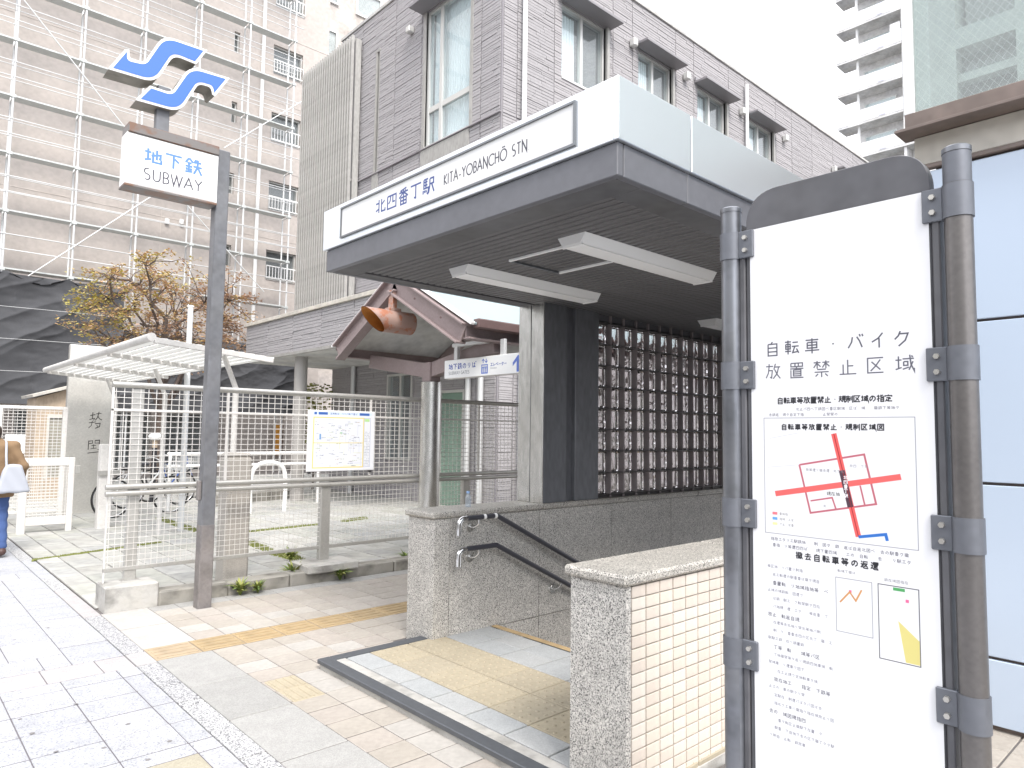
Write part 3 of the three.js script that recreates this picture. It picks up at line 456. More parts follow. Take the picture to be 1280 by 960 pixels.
{ // canopy
  const t = thing('entrance_canopy', 'flat steel canopy over the stairs with white station name band', 'canopy');
  const X0 = 2.27, X1 = 9.0, Z0 = -4.45, Z1 = -1.82, Y0 = 2.66, YB = 2.81, YT = 3.09;
  new MB().box(X0 + 0.03, X1, YB, YT - 0.05, Z0 + 0.03, Z1 - 0.03).build('roof_deck', M.soffit, t);
  // steel band panels: front, right side, left side
  new MB().box(X0, X0 + 0.028, YB, YT, Z0, Z1 - 0.03, 0.003).build('band_panel', M.canopy_metal, t);
  const sx = [X0, 2.82, 4.3, 5.8, 7.3, X1];
  for (let i = 0; i < sx.length - 1; i++) { new MB().box(sx[i] + (i ? 0.008 : 0), sx[i + 1], YB, YT, Z1 - 0.028, Z1, 0.003).build('band_panel', M.canopy_metal, t); new MB().box(sx[i] + (i ? 0.008 : 0.03), sx[i + 1], YB, YT, Z0, Z0 + 0.028, 0.003).build('band_panel', M.canopy_metal, t); }
  // recessed dark fascia
  new MB().box(X0 + 0.02, X0 + 0.06, Y0, YB - 0.002, Z0 + 0.02, Z1 - 0.02, 0.004).build('fascia_panel', M.fascia, t);
  for (let i = 0; i < sx.length - 1; i++) { new MB().box(Math.max(sx[i], X0 + 0.062) + 0.003, sx[i + 1], Y0, YB - 0.002, Z1 - 0.06, Z1 - 0.02, 0.004).build('fascia_panel', M.fascia, t); new MB().box(Math.max(sx[i], X0 + 0.062) + 0.003, sx[i + 1], Y0, YB - 0.002, Z0 + 0.02, Z0 + 0.06, 0.004).build('fascia_panel', M.fascia, t); }
  // soffit: flat border, slats inside
  const bx0 = X0 + 0.062, in0 = 2.5, zi0 = Z0 + 0.17, zi1 = Z1 - 0.23;
  new MB().box(bx0, in0, Y0 + 0.002, Y0 + 0.03, Z0 + 0.062, Z1 - 0.062, 0.002).build('soffit_border', M.soffit, t);
  for (let i = 0; i < 4; i++) { new MB().box(in0 + 0.004 + i * 1.62, Math.min(in0 + (i + 1) * 1.62, X1), Y0 + 0.002, Y0 + 0.03, zi1, Z1 - 0.062, 0.002).build('soffit_border', M.soffit, t); new MB().box(in0 + 0.004 + i * 1.62, Math.min(in0 + (i + 1) * 1.62, X1), Y0 + 0.002, Y0 + 0.03, Z0 + 0.062, zi0, 0.002).build('soffit_border', M.soffit, t); }
  box1('backing', M.soffit, t, [in0, X1, Y0 + 0.055, Y0 + 0.075, zi0, zi1], 0);
  const sg = cbox(0.044, 0.022, zi1 - zi0 - 0.004, 0.006);
  for (let x = in0 + 0.034; x < X1 - 0.03; x += 0.06) { const o = put('soffit_slat', sg, M.slat, t); o.position.set(x, Y0 + 0.022 + rr(-0.0006, 0.0006), (zi0 + zi1) / 2); }
  // inspection hatch outline and smoke detector
  const hz = [-3.285, -2.815]; for (const x of [2.985, 3.455]) new MB().box(x - 0.008, x + 0.008, Y0 - 0.004, Y0 + 0.012, hz[0], hz[1], 0.002).build('hatch_trim', M.lamp_body, t);
  for (const z of hz) new MB().box(2.995, 3.445, Y0 - 0.003, Y0 + 0.012, z - 0.005, z + 0.005, 0.002).build('hatch_trim', M.steel_dark, t);
  // name sign set into the front band
  const sgn = print(2048, 206, (c, w, h) => {
    c.fillStyle = '#dcdcdb'; c.fillRect(0, 0, w, h); const px = w / 2.13;
    const kx = 0.43 * px, ks = 0.118 * px; kanji(c, '北四番丁駅', kx, 0.045 * px, ks, ks * 1.09, ks * 0.1, '#2f4482');
    caps(c, 'KITA-YOBANCHŌ STN.', 1.15 * px, 0.08 * px, 0.066 * px, 0.012 * px, 7.6, '#3a3844', 0.745);
  });
  const sg0 = -4.195, sg1 = -2.06, a = 2.848, b = 3.058;
  panelX('name_sign', sgn, t, X0 - 0.004, sg0 + 0.012, sg1 - 0.012, a + 0.011, b - 0.011);
  const fr = new MB(); fr.box(X0 - 0.012, X0, a, a + 0.011, sg0, sg1).box(X0 - 0.012, X0, b - 0.011, b, sg0, sg1).box(X0 - 0.011, X0, a + 0.011, b - 0.011, sg0, sg0 + 0.012).box(X0 - 0.011, X0, a + 0.011, b - 0.011, sg1 - 0.012, sg1).build('sign_frame', M.steel_dark, t);
}
for (const [x, z, l] of [[2.85, -2.62, 'unlit ceiling lamp beside the hatch outline, on the tiled wall side'], [2.86, -3.66, 'unlit ceiling lamp nearest the steel pier on the granite wall'], [5.87, -3.62, 'unlit ceiling lamp deep inside above the stairs near the glass blocks'], [5.87, -2.62, 'unlit ceiling lamp deep inside above the stairs near the tiled wall']]) {
  const t = thing('ceiling_lamp', l, 'lamp', 'ceiling lamps under the canopy', [x, 2.66, z]);
  const s = new THREE.Shape([[-0.105, 0.01], [0.105, 0.01], [0.07, -0.045], [-0.07, -0.045]].map((p) => new THREE.Vector2(...p)));
  put('housing', boxUV(soup(new THREE.ExtrudeGeometry(s, { depth: 1.36, bevelEnabled: false }).rotateY(Math.PI / 2))), M.lamp_body, t);
  new MB().box(0.03, 1.33, -0.053, -0.046, -0.066, 0.066, 0.002).build('diffuser', M.diffuser, t);
  for (const q of [0.004, 1.342]) new MB().box(q, q + 0.014, -0.056, -0.01, -0.075, 0.075, 0.002).build('end_cap', M.white_paint, t);
}
for (const [dy, l] of [[0, 'upper dark handrail on the granite wall with chrome end'], [-0.225, 'lower dark handrail on the granite wall with chrome end']]) {
  const t = thing('handrail', l, 'handrail', 'handrails on the granite wall'), z = W1.z1 + 0.075, y = 0.915 + dy, bx = 3.6;
  const slope = -0.5, P = (x, k = 0) => V(x, y + (x > bx ? (x - bx) * slope : (x - bx) * 0.0) + k, z);
  new MB().rod(P(3.3), P(bx), 0.019, 0.019, 14).rod(P(bx), P(8.3), 0.019, 0.019, 14).add(new THREE.SphereGeometry(0.019, 12, 8).translate(bx, y, z)).build('rail', M.rail_dark, t);
  new MB().tube([V(3.3, y, z), V(3.26, y - 0.003, z), V(3.232, y - 0.025, z), V(3.226, y - 0.06, z), V(3.226, y - 0.12, z)], 0.0205, 12, 24).build('end_bend', M.chrome, t);
  if (!dy) for (const x of [3.47, 3.58]) new MB().rod(P(x - 0.012), P(x + 0.012), 0.0206, 0.0206, 14).build('sleeve', M.white_paint, t);
  for (const x of [3.42, dy ? 4.32 : 4.55, 5.6, 6.9]) { const q = P(x); const b = put('bracket', new MB().tube([V(x, q.y - 0.015, z), V(x, q.y - 0.05, z - 0.006), V(x - 0.015, q.y - 0.075, z - 0.035), V(x - 0.03, q.y - 0.08, W1.z1)], 0.009, 8, 16).geo(), M.chrome, t); new MB().rod(V(x - 0.03, q.y - 0.08, W1.z1), V(x - 0.03, q.y - 0.08, W1.z1 + 0.012), 0.037, 0.033, 16).build('wall_flange', M.steel, b); }
}
{ // bottle left on the wall
  const p = onZ(585, 631, -4.3), t = thing('drink_bottle', 'small clear plastic bottle with pale cap left on the granite wall', 'bottle', undefined, [p.x, W1.top, -4.3]);
  const g = soup(new THREE.LatheGeometry([[0, 0.002], [0.022, 0.002], [0.024, 0.01], [0.023, 0.03], [0.0245, 0.06], [0.023, 0.08], [0.013, 0.1], [0.012, 0.11]].map((q) => new THREE.Vector2(...q)), 16));
  put('bottle_body', g, mat('plastic', [0.85, 0.9, 0.95], { physical: true, transmission: 0.85, roughness: 0.1 }), t); new MB().rod(V(0, 0.108, 0), V(0, 0.125, 0), 0.014, 0.014, 14).build('cap', mat('cap_blue', [0.3, 0.45, 0.7]), t);
}

// ================================================================== SUBWAY MAST
{
  const t = thing('subway_sign_mast', 'tall grey steel mast with blue subway emblem and white lit box sign', 'sign mast');
  const x0 = 2.165, x1 = 2.28, z0 = -6.43, z1 = -6.315;
  const pole = new MB().box(x0, x1, -0.05, 4.08, z0, z1, 0.008).build('pole', M.mast, t);
  new MB().box(x0 - 0.0015, x1 + 0.0015, -0.04, 0.72, z0 - 0.0015, z1 + 0.0015, 0.008).build('rusty_foot', M.mast_rust, pole, { label: 'brownish weathered foot of the mast' });
  new MB().box(x0 - 0.03, x0, 0.93, 1.1, z0 + 0.03, z1 - 0.03, 0.006).build('rail_bracket', M.mast_rust, t);
  // sign box
  const b0 = onZ(154, 236, z1), b1 = onZ(157, 172, z1), sx0 = 1.43, sx1 = x0, sy0 = 3.545, sy1 = 4.0;
  new MB().box(sx0, sx1, sy1, sy1 + 0.085, z0 - 0.04, z1 + 0.045, 0.006).build('top_cover', M.sign_frame, t);
  const bx = new MB().box(sx0, sx1, sy0 + 0.02, sy1, z0 - 0.02, z1 + 0.03, 0.004).build('sign_box', M.white_paint, t);
  new MB().box(sx0 - 0.01, sx1, sy0, sy0 + 0.02, z0 - 0.03, z1 + 0.04, 0.003).build('sign_frame', M.sign_frame, t); new MB().box(sx0 - 0.008, sx0, sy0 + 0.02, sy1, z0 - 0.02, z1 + 0.036, 0.003).build('sign_side', M.lamp_body, t);
  const face = print(740, 430, (c, w, h) => { c.fillStyle = '#dededd'; c.fillRect(0, 0, w, h); kanji(c, '地下鉄', 118, 78, 150, 168, 19, '#5a82cc'); caps(c, 'SUBWAY', 124, 272, 98, 16, 11, '#45434f', 1.03); });
  panelZ('sign_face', face, bx, z1 + 0.033, sx0 + 0.012, sx1 - 0.01, sy0 + 0.03, sy1 - 0.008);
  // double wave emblem
  const stem = onZ(205, 150, z1); new MB().box(stem.x - 0.055, stem.x + 0.05, sy1 + 0.085, 4.5, z0 + 0.02, z1 - 0.025, 0.005).build('emblem_stem', M.mast, t);
  const conv = ([x, y, r]) => { const p = onZ(110 + x * 0.15625, 30 + y * 0.15625, -6.3); return [p.x, p.y, (r ?? 0) * 0.0016]; };
  const rounded = (P, inset) => { // closed outline with rounded corners, moved inwards by inset
    const n = P.length, area = P.reduce((s, p, i) => { const q = P[(i + 1) % n]; return s + p[0] * q[1] - q[0] * p[1]; }, 0), sg = Math.sign(area);
    const L = P.map((p, i) => { const q = P[(i + 1) % n], dx = q[0] - p[0], dy = q[1] - p[1], l = Math.hypot(dx, dy), nx = -dy / l * sg * inset, ny = dx / l * sg * inset; return [p[0] + nx, p[1] + ny, dx, dy]; });
    const Q = P.map((p, i) => { const a = L[(i + n - 1) % n], b = L[i], det = a[2] * b[3] - a[3] * b[2], k = ((b[0] - a[0]) * b[3] - (b[1] - a[1]) * b[2]) / det; return [a[0] + a[2] * k, a[1] + a[3] * k, p[2]]; });
    const s = []; Q.forEach((p, i) => { const a = Q[(i + n - 1) % n], b = Q[(i + 1) % n], r = p[2]; if (!r) { s.push(new THREE.Vector2(p[0], p[1])); return; } const la = Math.hypot(a[0] - p[0], a[1] - p[1]), lb = Math.hypot(b[0] - p[0], b[1] - p[1]), k = Math.min(r, la * 0.45, lb * 0.45), A = [p[0] + (a[0] - p[0]) * k / la, p[1] + (a[1] - p[1]) * k / la], B = [p[0] + (b[0] - p[0]) * k / lb, p[1] + (b[1] - p[1]) * k / lb]; for (let u = 0; u <= 8; u++) { const q = u / 8, w0 = (1 - q) ** 2, w1 = 2 * q * (1 - q), w2 = q * q; s.push(new THREE.Vector2(A[0] * w0 + p[0] * w1 + B[0] * w2, A[1] * w0 + p[1] * w1 + B[1] * w2)); } });
    return new THREE.Shape(s);
  };
  const A = [[158, 362], [295, 205], [326, 208], [330, 285, 50], [447, 312, 30], [600, 92, 62], [952, 213], [862, 325], [684, 253, 42], [535, 474, 62]].map(conv), B = [[378, 610], [492, 497], [662, 554, 34], [812, 340, 60], [1130, 437], [1012, 580], [992, 566], [978, 508, 34], [882, 480, 42], [732, 709, 62]].map(conv);
  for (const P of [A, B]) {
    const e = put('emblem_wave', boxUV(soup(new THREE.ExtrudeGeometry(rounded(P, 0.002), { depth: 0.19, bevelEnabled: false }).translate(0, 0, -6.49))), M.emblem_side, t);
    put('white_border', boxUV(soup(new THREE.ExtrudeGeometry(rounded(P, 0), { depth: 0.012, bevelEnabled: false }).translate(0, 0, -6.2995))), M.white_paint, e);
    put('blue_face', boxUV(soup(new THREE.ExtrudeGeometry(rounded(P, 0.02), { depth: 0.006, bevelEnabled: false }).translate(0, 0, -6.29))), M.logo_blue, e);
  }
}

// ================================================================== NOTICE BOARD
{
  const t = thing('notice_board', 'white bicycle parking notice on a dark board clamped between two pipes', 'notice board');
  const X = 1.9, z0 = -1.035, z1 = -0.545, yb = 0.42, yt = 2.275;
  const s = new THREE.Shape(); const r = 0.1; s.moveTo(z0, yb); s.lineTo(z1, yb); s.lineTo(z1, yt - r); s.quadraticCurveTo(z1, yt, z1 - r, yt); s.lineTo(z0 + r, yt); s.quadraticCurveTo(z0, yt, z0, yt - r); s.lineTo(z0, yb);
  const g = soup(new THREE.ExtrudeGeometry(s, { depth: 0.03, bevelEnabled: true, bevelSize: 0.002, bevelThickness: 0.002, bevelSegments: 1, curveSegments: 10 })); g.rotateY(-Math.PI / 2); g.translate(X + 0.032, 0, 0);
  put('board', boxUV(g), M.board_dark, t);
  const w = 0.476, h = 1.7, S = 1180; // metres, pixels per metre
  const T0 = 2.163, Zl = -1.023;
  const face = print(Math.round(w * S), Math.round(h * S), (c, W, Hh) => {
    const at = (px, py) => { const p = onX(px, py, X); return [(p.z - Zl) * S, (T0 - p.y) * S]; }, Yp = (y) => (T0 - y) * S, Zp = (z) => (z - Zl) * S;
    c.fillStyle = '#dcdcde'; c.fillRect(0, 0, W, Hh);
    const row = (str, za, zb, y, size, lw, col) => { const n = [...str].length, adv = (Zp(zb) - Zp(za)) / n; c.save(); kanji(c, str, Zp(za) + (adv - size) / 2, Yp(y) - size / 2, size, adv, lw, col); c.restore(); };
    row('自転車・バイク', -0.985, -0.585, 1.802, 52, 4.4, '#4c4c56'); row('放置禁止区域', -0.99, -0.575, 1.737, 56, 4, '#585862');
    row('自転車等放置禁止・規制区域の指定', -0.945, -0.64, 1.652, 23, 3.2, '#1d1d22');
    tiny(c, Zp(-0.89), Yp(1.632), 0.28 * S, 11, '#5c5c64', 5); tiny(c, Zp(-0.97), Yp(1.617), 0.2 * S, 11, '#5c5c64', 6);
    c.strokeStyle = '#8a8a92'; c.lineWidth = 2.2; c.strokeRect(Zp(-0.985), Yp(1.603), 0.395 * S, 0.325 * S);
    row('自転車等放置禁止・規制区域図', -0.935, -0.66, 1.578, 21, 3.1, '#1d1d22');
    const line = (pts, col, lw) => { c.strokeStyle = col; c.lineWidth = lw; c.lineCap = 'butt'; c.beginPath(); for (const p of pts) c.lineTo(...at(...p)); c.stroke(); };
    line([[1000, 581], [1081, 568], [1096, 630], [1014, 641], [1000, 581]], '#b0606c', 6); line([[1014, 626], [1041, 622], [1046, 637]], '#b0606c', 5); line([[1076, 607], [1082, 632]], '#b0606c', 5);
    line([[970, 617], [1127, 596]], '#d8605e', 18); line([[1043, 542], [1074, 671]], '#d85a58', 17); line([[1053, 588], [1064, 634]], '#4a3440', 18); line([[1043, 542], [1074, 671]], '#8c1f28', 2.4);
    line([[1074, 671], [1108, 668], [1110, 676]], '#2a68b8', 9);
    line([[963, 548], [1000, 541]], '#b8b8bf', 1.5); line([[960, 584], [1000, 581]], '#b8b8bf', 1.5);
    { const [x, y] = at(1055, 594); kanji(c, '北四番丁駅', x, y, 13, 14, 1.6, '#fff', true); const q = at(1034, 614); kanji(c, '現在地', q[0], q[1], 13, 14, 1.4, '#555'); tiny(c, ...at(1008, 585), 0.1 * S, 10, '#7a7a80', 8); tiny(c, ...at(1058, 580), 0.06 * S, 10, '#888890', 9); tiny(c, ...at(1026, 630), 22, 9, '#7a7a80', 10); }
    [['#e0707a', 0], ['#5b97d8', 1], ['#f3ea9a', 2]].forEach(([k, i]) => { const x = Zp(-0.963), y = Yp(1.338) + i * 17; c.fillStyle = k; c.fillRect(x, y, 17, 9); tiny(c, x + 24, y, 48, 9, '#888', 20 + i); });
    for (let i = 0; i < 2; i++) tiny(c, Zp(-0.98 + i * 0.005), Yp(1.268 - i * 0.017), 0.37 * S, 12, '#55555e', 30 + i, 0.8);
    row('撤去自転車等の返還', -0.9, -0.68, 1.226, 24, 3.4, '#1d1d22');
    for (let i = 0; i < 22; i++) tiny(c, Zp(-0.98 + (i % 3 ? 0.015 : 0)), Yp(1.19 - i * 0.022), (0.1 + 0.06 * ((i * 7) % 3) / 2) * S, i % 4 === 2 ? 14 : 11, i % 4 === 2 ? '#4c4c55' : '#6c6c76', 60 + i, 0.85);
    const mini = (za, zb, ya, yb2, k) => { c.strokeStyle = k ? '#3c3c44' : '#8c8c94'; c.lineWidth = 2.2; c.strokeRect(Zp(za), Yp(ya), (zb - za) * S, (ya - yb2) * S); };
    mini(-0.79, -0.7, 1.183, 1.045); mini(-0.685, -0.592, 1.183, 1.0, 1);
    c.fillStyle = '#e5638e'; c.fillRect(Zp(-0.757), Yp(1.155), 8, 8); c.fillRect(Zp(-0.622), Yp(1.155), 9, 9); c.strokeStyle = '#c08a58'; c.lineWidth = 5; c.beginPath(); c.moveTo(Zp(-0.78), Yp(1.12)); c.lineTo(Zp(-0.755), Yp(1.15)); c.lineTo(Zp(-0.74), Yp(1.13)); c.lineTo(Zp(-0.725), Yp(1.16)); c.stroke();
    c.fillStyle = '#4c9a5c'; c.fillRect(Zp(-0.65), Yp(1.18), 32, 9); c.fillStyle = '#cfc47c'; c.beginPath(); c.moveTo(Zp(-0.64), Yp(1.1)); c.lineTo(Zp(-0.593), Yp(1.06)); c.lineTo(Zp(-0.593), Yp(1.003)); c.lineTo(Zp(-0.625), Yp(1.003)); c.closePath(); c.fill();
    tiny(c, Zp(-0.785), Yp(1.205), 0.07 * S, 10, '#7a7a80', 90); tiny(c, Zp(-0.67), Yp(1.2), 0.06 * S, 10, '#7a7a80', 91);
  });
  panelX('notice_sheet', face, t, X - 0.004, Zl, Zl + w, T0 - h, T0);
  new MB().box(X - 0.006, X + 0.05, yb, yt - 0.12, z1 + 0.004, z1 + 0.022, 0.003).box(X - 0.006, X + 0.05, yb, yt - 0.12, z0 - 0.022, z0 - 0.004, 0.003).build('side_channel', M.board_dark, t);
  for (const [z, ty, sgn] of [[-1.086, 2.232, 1], [-0.484, 2.245, -1]]) {
    const pp = new MB().rod(V(X, -0.05, z), V(X, ty, z), 0.0302, 0.0302, 28).build('pipe', sgn > 0 ? M.pipe : M.pipe_brown, t);
    new MB().rod(V(X, ty - 0.004, z), V(X, ty + 0.008, z), 0.0318, 0.0318, 28).rod(V(X, ty + 0.008, z), V(X, ty + 0.012, z), 0.0318, 0.026, 28).build('pipe_cap', M.pipe, pp);
    if (sgn < 0) new MB().rod(V(X, 2.165, z), V(X, ty - 0.005, z), 0.0306, 0.0306, 28).build('pipe_collar', M.clamp, pp);
    for (const y of [2.122, 1.73, 1.327, 0.925, 0.52]) {
      const b = new MB().rod(V(X, y - 0.041, z), V(X, y + 0.041, z), 0.0335, 0.0335, 28).box(X - 0.012, X + 0.004, y - 0.041, y + 0.041, Math.min(z + sgn * 0.03, z + sgn * 0.076), Math.max(z + sgn * 0.03, z + sgn * 0.076), 0.002).build('pipe_clamp', M.clamp, t);
      for (const d of [-0.019, 0.019]) new MB().rod(V(X - 0.012, y + d, z + sgn * 0.052), V(X - 0.02, y + d, z + sgn * 0.052), 0.0078, 0.007, 6).build('bolt', M.bolt, b);
    }
  }
}

// ================================================================== FENCE AND THINGS ON THE PLAZA
{
  const t = thing('wire_fence', 'tall galvanised wire mesh fence with double handrail along the plaza', 'fence'), z = -6.88, x0 = 1.55, x1 = 7.1;
  new MB().rod(V(x0, 1.935, z), V(x1, 1.935, z), 0.027, 0.027, 12).build('top_rail', M.fence_steel, t);
  new MB().box(x0, x1, 1.7, 1.722, z - 0.01, z + 0.01, 0.003).build('mid_rail', M.wire, t);
  for (const y of [1.035, 0.978]) new MB().rod(V(x0 - 0.02, y, z + 0.035), V(x1, y, z + 0.035), 0.024, 0.024, 12).build('handrail', M.fence_steel, t);
  new MB().box(x0, x1, 0.3, 0.335, z - 0.012, z + 0.012, 0.003).build('bottom_rail', M.fence_steel, t);
  new MB().box(x0, x0 + 0.02, 1.06, 1.92, z - 0.01, z + 0.01, 0.003).box(x0, x0 + 0.014, 0.2, 0.96, z - 0.01, z + 0.01, 0.003).build('end_frame', M.wire, t);
  new MB().box(1.715, 1.815, 0.2, 1.91, z - 0.045, z + 0.0, 0.006).build('post', M.fence_steel, t);
  new MB().box(1.69, 1.84, 0.2, 0.215, z - 0.07, z + 0.05, 0.003).build('base_plate', M.fence_steel, t);
  new MB().box(3.57, 3.68, 0.18, 0.96, z - 0.04, z + 0.03, 0.006).build('post', M.fence_steel, t);
  new MB().box(5.5, 5.6, 0.1, 0.96, z - 0.04, z + 0.03, 0.006).build('post', M.fence_steel, t); new MB().box(7.04, 7.14, 0, 1.96, z - 0.04, z + 0.03, 0.006).build('post', M.fence_steel, t);
  new MB().box(2.55, 2.572, 1.06, 1.91, z - 0.012, z + 0.012, 0.002).box(4.15, 4.172, 1.06, 1.91, z - 0.012, z + 0.012, 0.002).box(5.75, 5.772, 1.06, 1.91, z - 0.012, z + 0.012, 0.002).build('panel_frame', M.wire, t);
  const a = new MB(), b = new MB();
  for (let x = x0 + 0.03; x < x1; x += 0.066) a.box(x, x + 0.0055, 1.06, 1.91, z - 0.002, z + 0.002); for (let y = 1.09; y < 1.91; y += 0.052) a.box(x0, x1, y, y + 0.006, z + 0.002, z + 0.0064);
  for (let x = x0 + 0.03; x < x1; x += 0.05) b.box(x, x + 0.0038, 0.335, 0.955, z - 0.0015, z + 0.0015); for (let y = 0.38; y < 0.95; y += 0.05) b.box(x0, x1, y, y + 0.0045, z + 0.0015, z + 0.005);
  a.build('upper_mesh', M.wire, t, { kind: 'stuff' }); b.build('lower_mesh', M.wire, t, { kind: 'stuff' });
}
{ // area map hung on the fence
  const t = thing('area_map_board', 'white area map board with yellow border hung on the wire fence', 'map board'), z = -6.84, A = onZ(386, 512, z), B = onZ(469, 516, z), C = onZ(384, 590, z);
  new MB().box(A.x, B.x, C.y, A.y, z - 0.025, z, 0.004).build('board', M.white_paint, t);
  const face = print(820, 700, (c, w, h) => {
    c.fillStyle = '#d6d8dc'; c.fillRect(0, 0, w, h); c.fillStyle = '#c8d6ee'; c.fillRect(40, 14, w - 80, 34); c.fillStyle = '#3b62a8'; c.fillRect(60, 16, 30, 30); c.fillRect(110, 16, 110, 30); c.fillRect(620, 16, 130, 30); tiny(c, 250, 18, 330, 26, '#4e5a78', 201);
    c.fillStyle = '#d4d7dd'; c.fillRect(50, 70, 690, 590); c.strokeStyle = '#d9c77a'; c.lineWidth = 13; c.strokeRect(56, 78, 620, 585); c.fillStyle = '#d9c77a'; c.fillRect(56, 370, 620, 9); c.strokeStyle = '#8b96b8'; c.lineWidth = 4; c.strokeRect(684, 78, 82, 585); c.fillStyle = '#a9cf8f'; c.fillRect(690, 84, 62, 34);
    const r = mulberry(404); for (let i = 0; i < 30; i++) { c.strokeStyle = r() < 0.3 ? '#cfd4a8' : '#b9bcc8'; c.lineWidth = 2 + r() * 3; const x = 70 + r() * 590, y = 90 + r() * 560; c.beginPath(); c.moveTo(x, y); if (r() < 0.5) c.lineTo(x + (r() - 0.5) * 10, Math.min(655, y + 60 + r() * 160)); else c.lineTo(Math.min(668, x + 60 + r() * 200), y + (r() - 0.5) * 10); c.stroke(); }
    for (let i = 0; i < 90; i++) { const v = r(); tiny(c, 70 + r() * 540, 95 + r() * 550, 20 + r() * 50, 9, v < 0.7 ? '#5a6078' : v < 0.85 ? '#7b8a4a' : '#8a6a55', 500 + i); } c.fillStyle = '#5f8fc0'; c.fillRect(128, 270, 18, 66); c.fillStyle = '#7fae86'; c.fillRect(380, 250, 26, 14); for (let i = 0; i < 22; i++) tiny(c, 692, 240 + i * 19, 64, 9, '#6a6f80', 700 + i);
  });
  panelZ('map_sheet', face, t, z + 0.003, A.x + 0.006, B.x - 0.006, C.y + 0.006, A.y - 0.006);
  new MB().box(A.x + 0.02, A.x + 0.05, C.y - 0.02, C.y, z - 0.03, z - 0.006, 0.002).box(B.x - 0.06, B.x - 0.02, C.y - 0.02, C.y, z - 0.03, z - 0.006, 0.002).build('clip', M.black_metal, t);
}
{ const t = thing('gate_post', 'stout beige concrete post standing right behind the wire fence', 'post'); new MB().box(2.66, 2.91, 0, 1.27, -7.32, -7.08, 0.02).build('post_body', M.post_beige, t); new MB().box(2.668, 2.902, 1.271, 1.315, -7.312, -7.088, 0.04).build('rounded_top', M.post_beige, t); }
{ // slatted roof shelter over the bicycles
  const t = thing('slatted_shelter', 'white slatted lean-to roof on slanting arms over the bicycles', 'shelter'), zn = -8, a = onZ(190, 421, zn), b = onZ(339, 447, zn), zf = -14.1;
  new MB().rod(V(a.x, a.y, zn), V(a.x, a.y, zf), 0.045, 0.045, 14).build('edge_tube', M.gate_white, t);
  const n = 11; for (let i = 1; i <= n; i++) { const k = i / n, x = a.x + (b.x - a.x) * k, y = a.y + (b.y - a.y) * k; new MB().box(x - 0.052, x + 0.047, y - 0.008, y + 0.008, zf, zn - 0.02, 0.003).build('roof_slat', M.polycarbonate, t); }
  for (const z of [zn - 0.02, zn - 2, zn - 4, zf + 0.02]) new MB().beam(V(a.x + 0.03, a.y - 0.03, z), V(b.x + 0.03, b.y - 0.03, z), 0.05, 0.06).build('rafter', M.gate_white, t);
  for (const z of [zn - 0.3, zn - 3, zn - 5.8]) { const px = a.x + (b.x - a.x) * 0.78, kx = a.x + (b.x - a.x) * 0.66; new MB().rod(V(px, 0, z), V(px, 2.05, z), 0.035, 0.035, 12).build('post', M.gate_white, t); new MB().rod(V(px, 2.04, z), V(kx, a.y - 0.1, z), 0.03, 0.03, 12).build('slanting_arm', M.gate_white, t); }
}
function bicycle(label, pos, turn, col) {
  const t = thing('bicycle', label, 'bicycle', 'bicycles parked under the slatted shelter', pos, turn), R = 0.33, A = V(0, R, 0), B = V(1.05, R, 0), bb = V(0.42, 0.28, 0), se = V(0.28, 0.78, 0), hd = V(0.86, 0.8, 0);
  for (const c of [A, B]) { const g = new THREE.TorusGeometry(R, 0.017, 8, 32); g.translate(c.x, c.y, 0); const w = put('wheel', soup(g), M.tyre, t); const s = new MB(); for (let i = 0; i < 12; i++) s.rod(c, V(c.x + Math.cos(i * 0.524) * R, c.y + Math.sin(i * 0.524) * R, 0), 0.0016, 0.0016, 4); s.add(new THREE.TorusGeometry(R - 0.022, 0.009, 6, 32).translate(c.x, c.y, 0)); s.build('rim', M.chrome, w); }
  new MB().rod(A, bb, 0.01).rod(A, se, 0.008).rod(se, bb, 0.015).rod(bb, hd, 0.016).rod(se, V(0.84, 0.7, 0), 0.012).rod(hd, B, 0.012).rod(hd, V(0.83, 0.95, 0), 0.012).build('frame', col, t);
  new MB().tube([V(0.72, 0.99, 0.27), V(0.8, 1.0, 0.16), V(0.83, 0.95, 0), V(0.8, 1.0, -0.16), V(0.72, 0.99, -0.27)], 0.011, 8, 24).build('handlebar', M.chrome, t);
  new MB().box(0.13, 0.38, 0.8, 0.86, -0.08, 0.08, 0.03).build('saddle', M.black_metal, t);
  const bk = new MB(); for (let i = 0; i < 4; i++) { bk.box(0.92, 1.22, 0.72 + i * 0.07, 0.726 + i * 0.07, -0.16, -0.154).box(0.92, 1.22, 0.72 + i * 0.07, 0.726 + i * 0.07, 0.154, 0.16).box(0.92, 0.926, 0.72 + i * 0.07, 0.726 + i * 0.07, -0.16, 0.16).box(1.214, 1.22, 0.72 + i * 0.07, 0.726 + i * 0.07, -0.16, 0.16); } for (let i = 0; i < 7; i++) bk.box(0.92 + i * 0.049, 0.925 + i * 0.049, 0.72, 0.94, 0.154, 0.16).box(0.92 + i * 0.049, 0.925 + i * 0.049, 0.72, 0.94, -0.16, -0.154).box(1.214, 1.22, 0.72, 0.94, -0.15 + i * 0.049, -0.145 + i * 0.049);
  bk.build('basket', M.galv, t);
}
bicycle('silver bicycle with wire basket parked beside the dark bollard', [3.1, 0.02, -13.4], 0.25, M.galv);
bicycle('dark bicycle with wire basket parked behind the silver one', [3.7, 0.02, -14.9], 0.2, M.black_metal);
bicycle('blue bicycle with wire basket parked farthest under the slatted roof', [4.4, 0.02, -16.0], 0.3, mat('bike_blue', [0.05, 0.1, 0.3]));
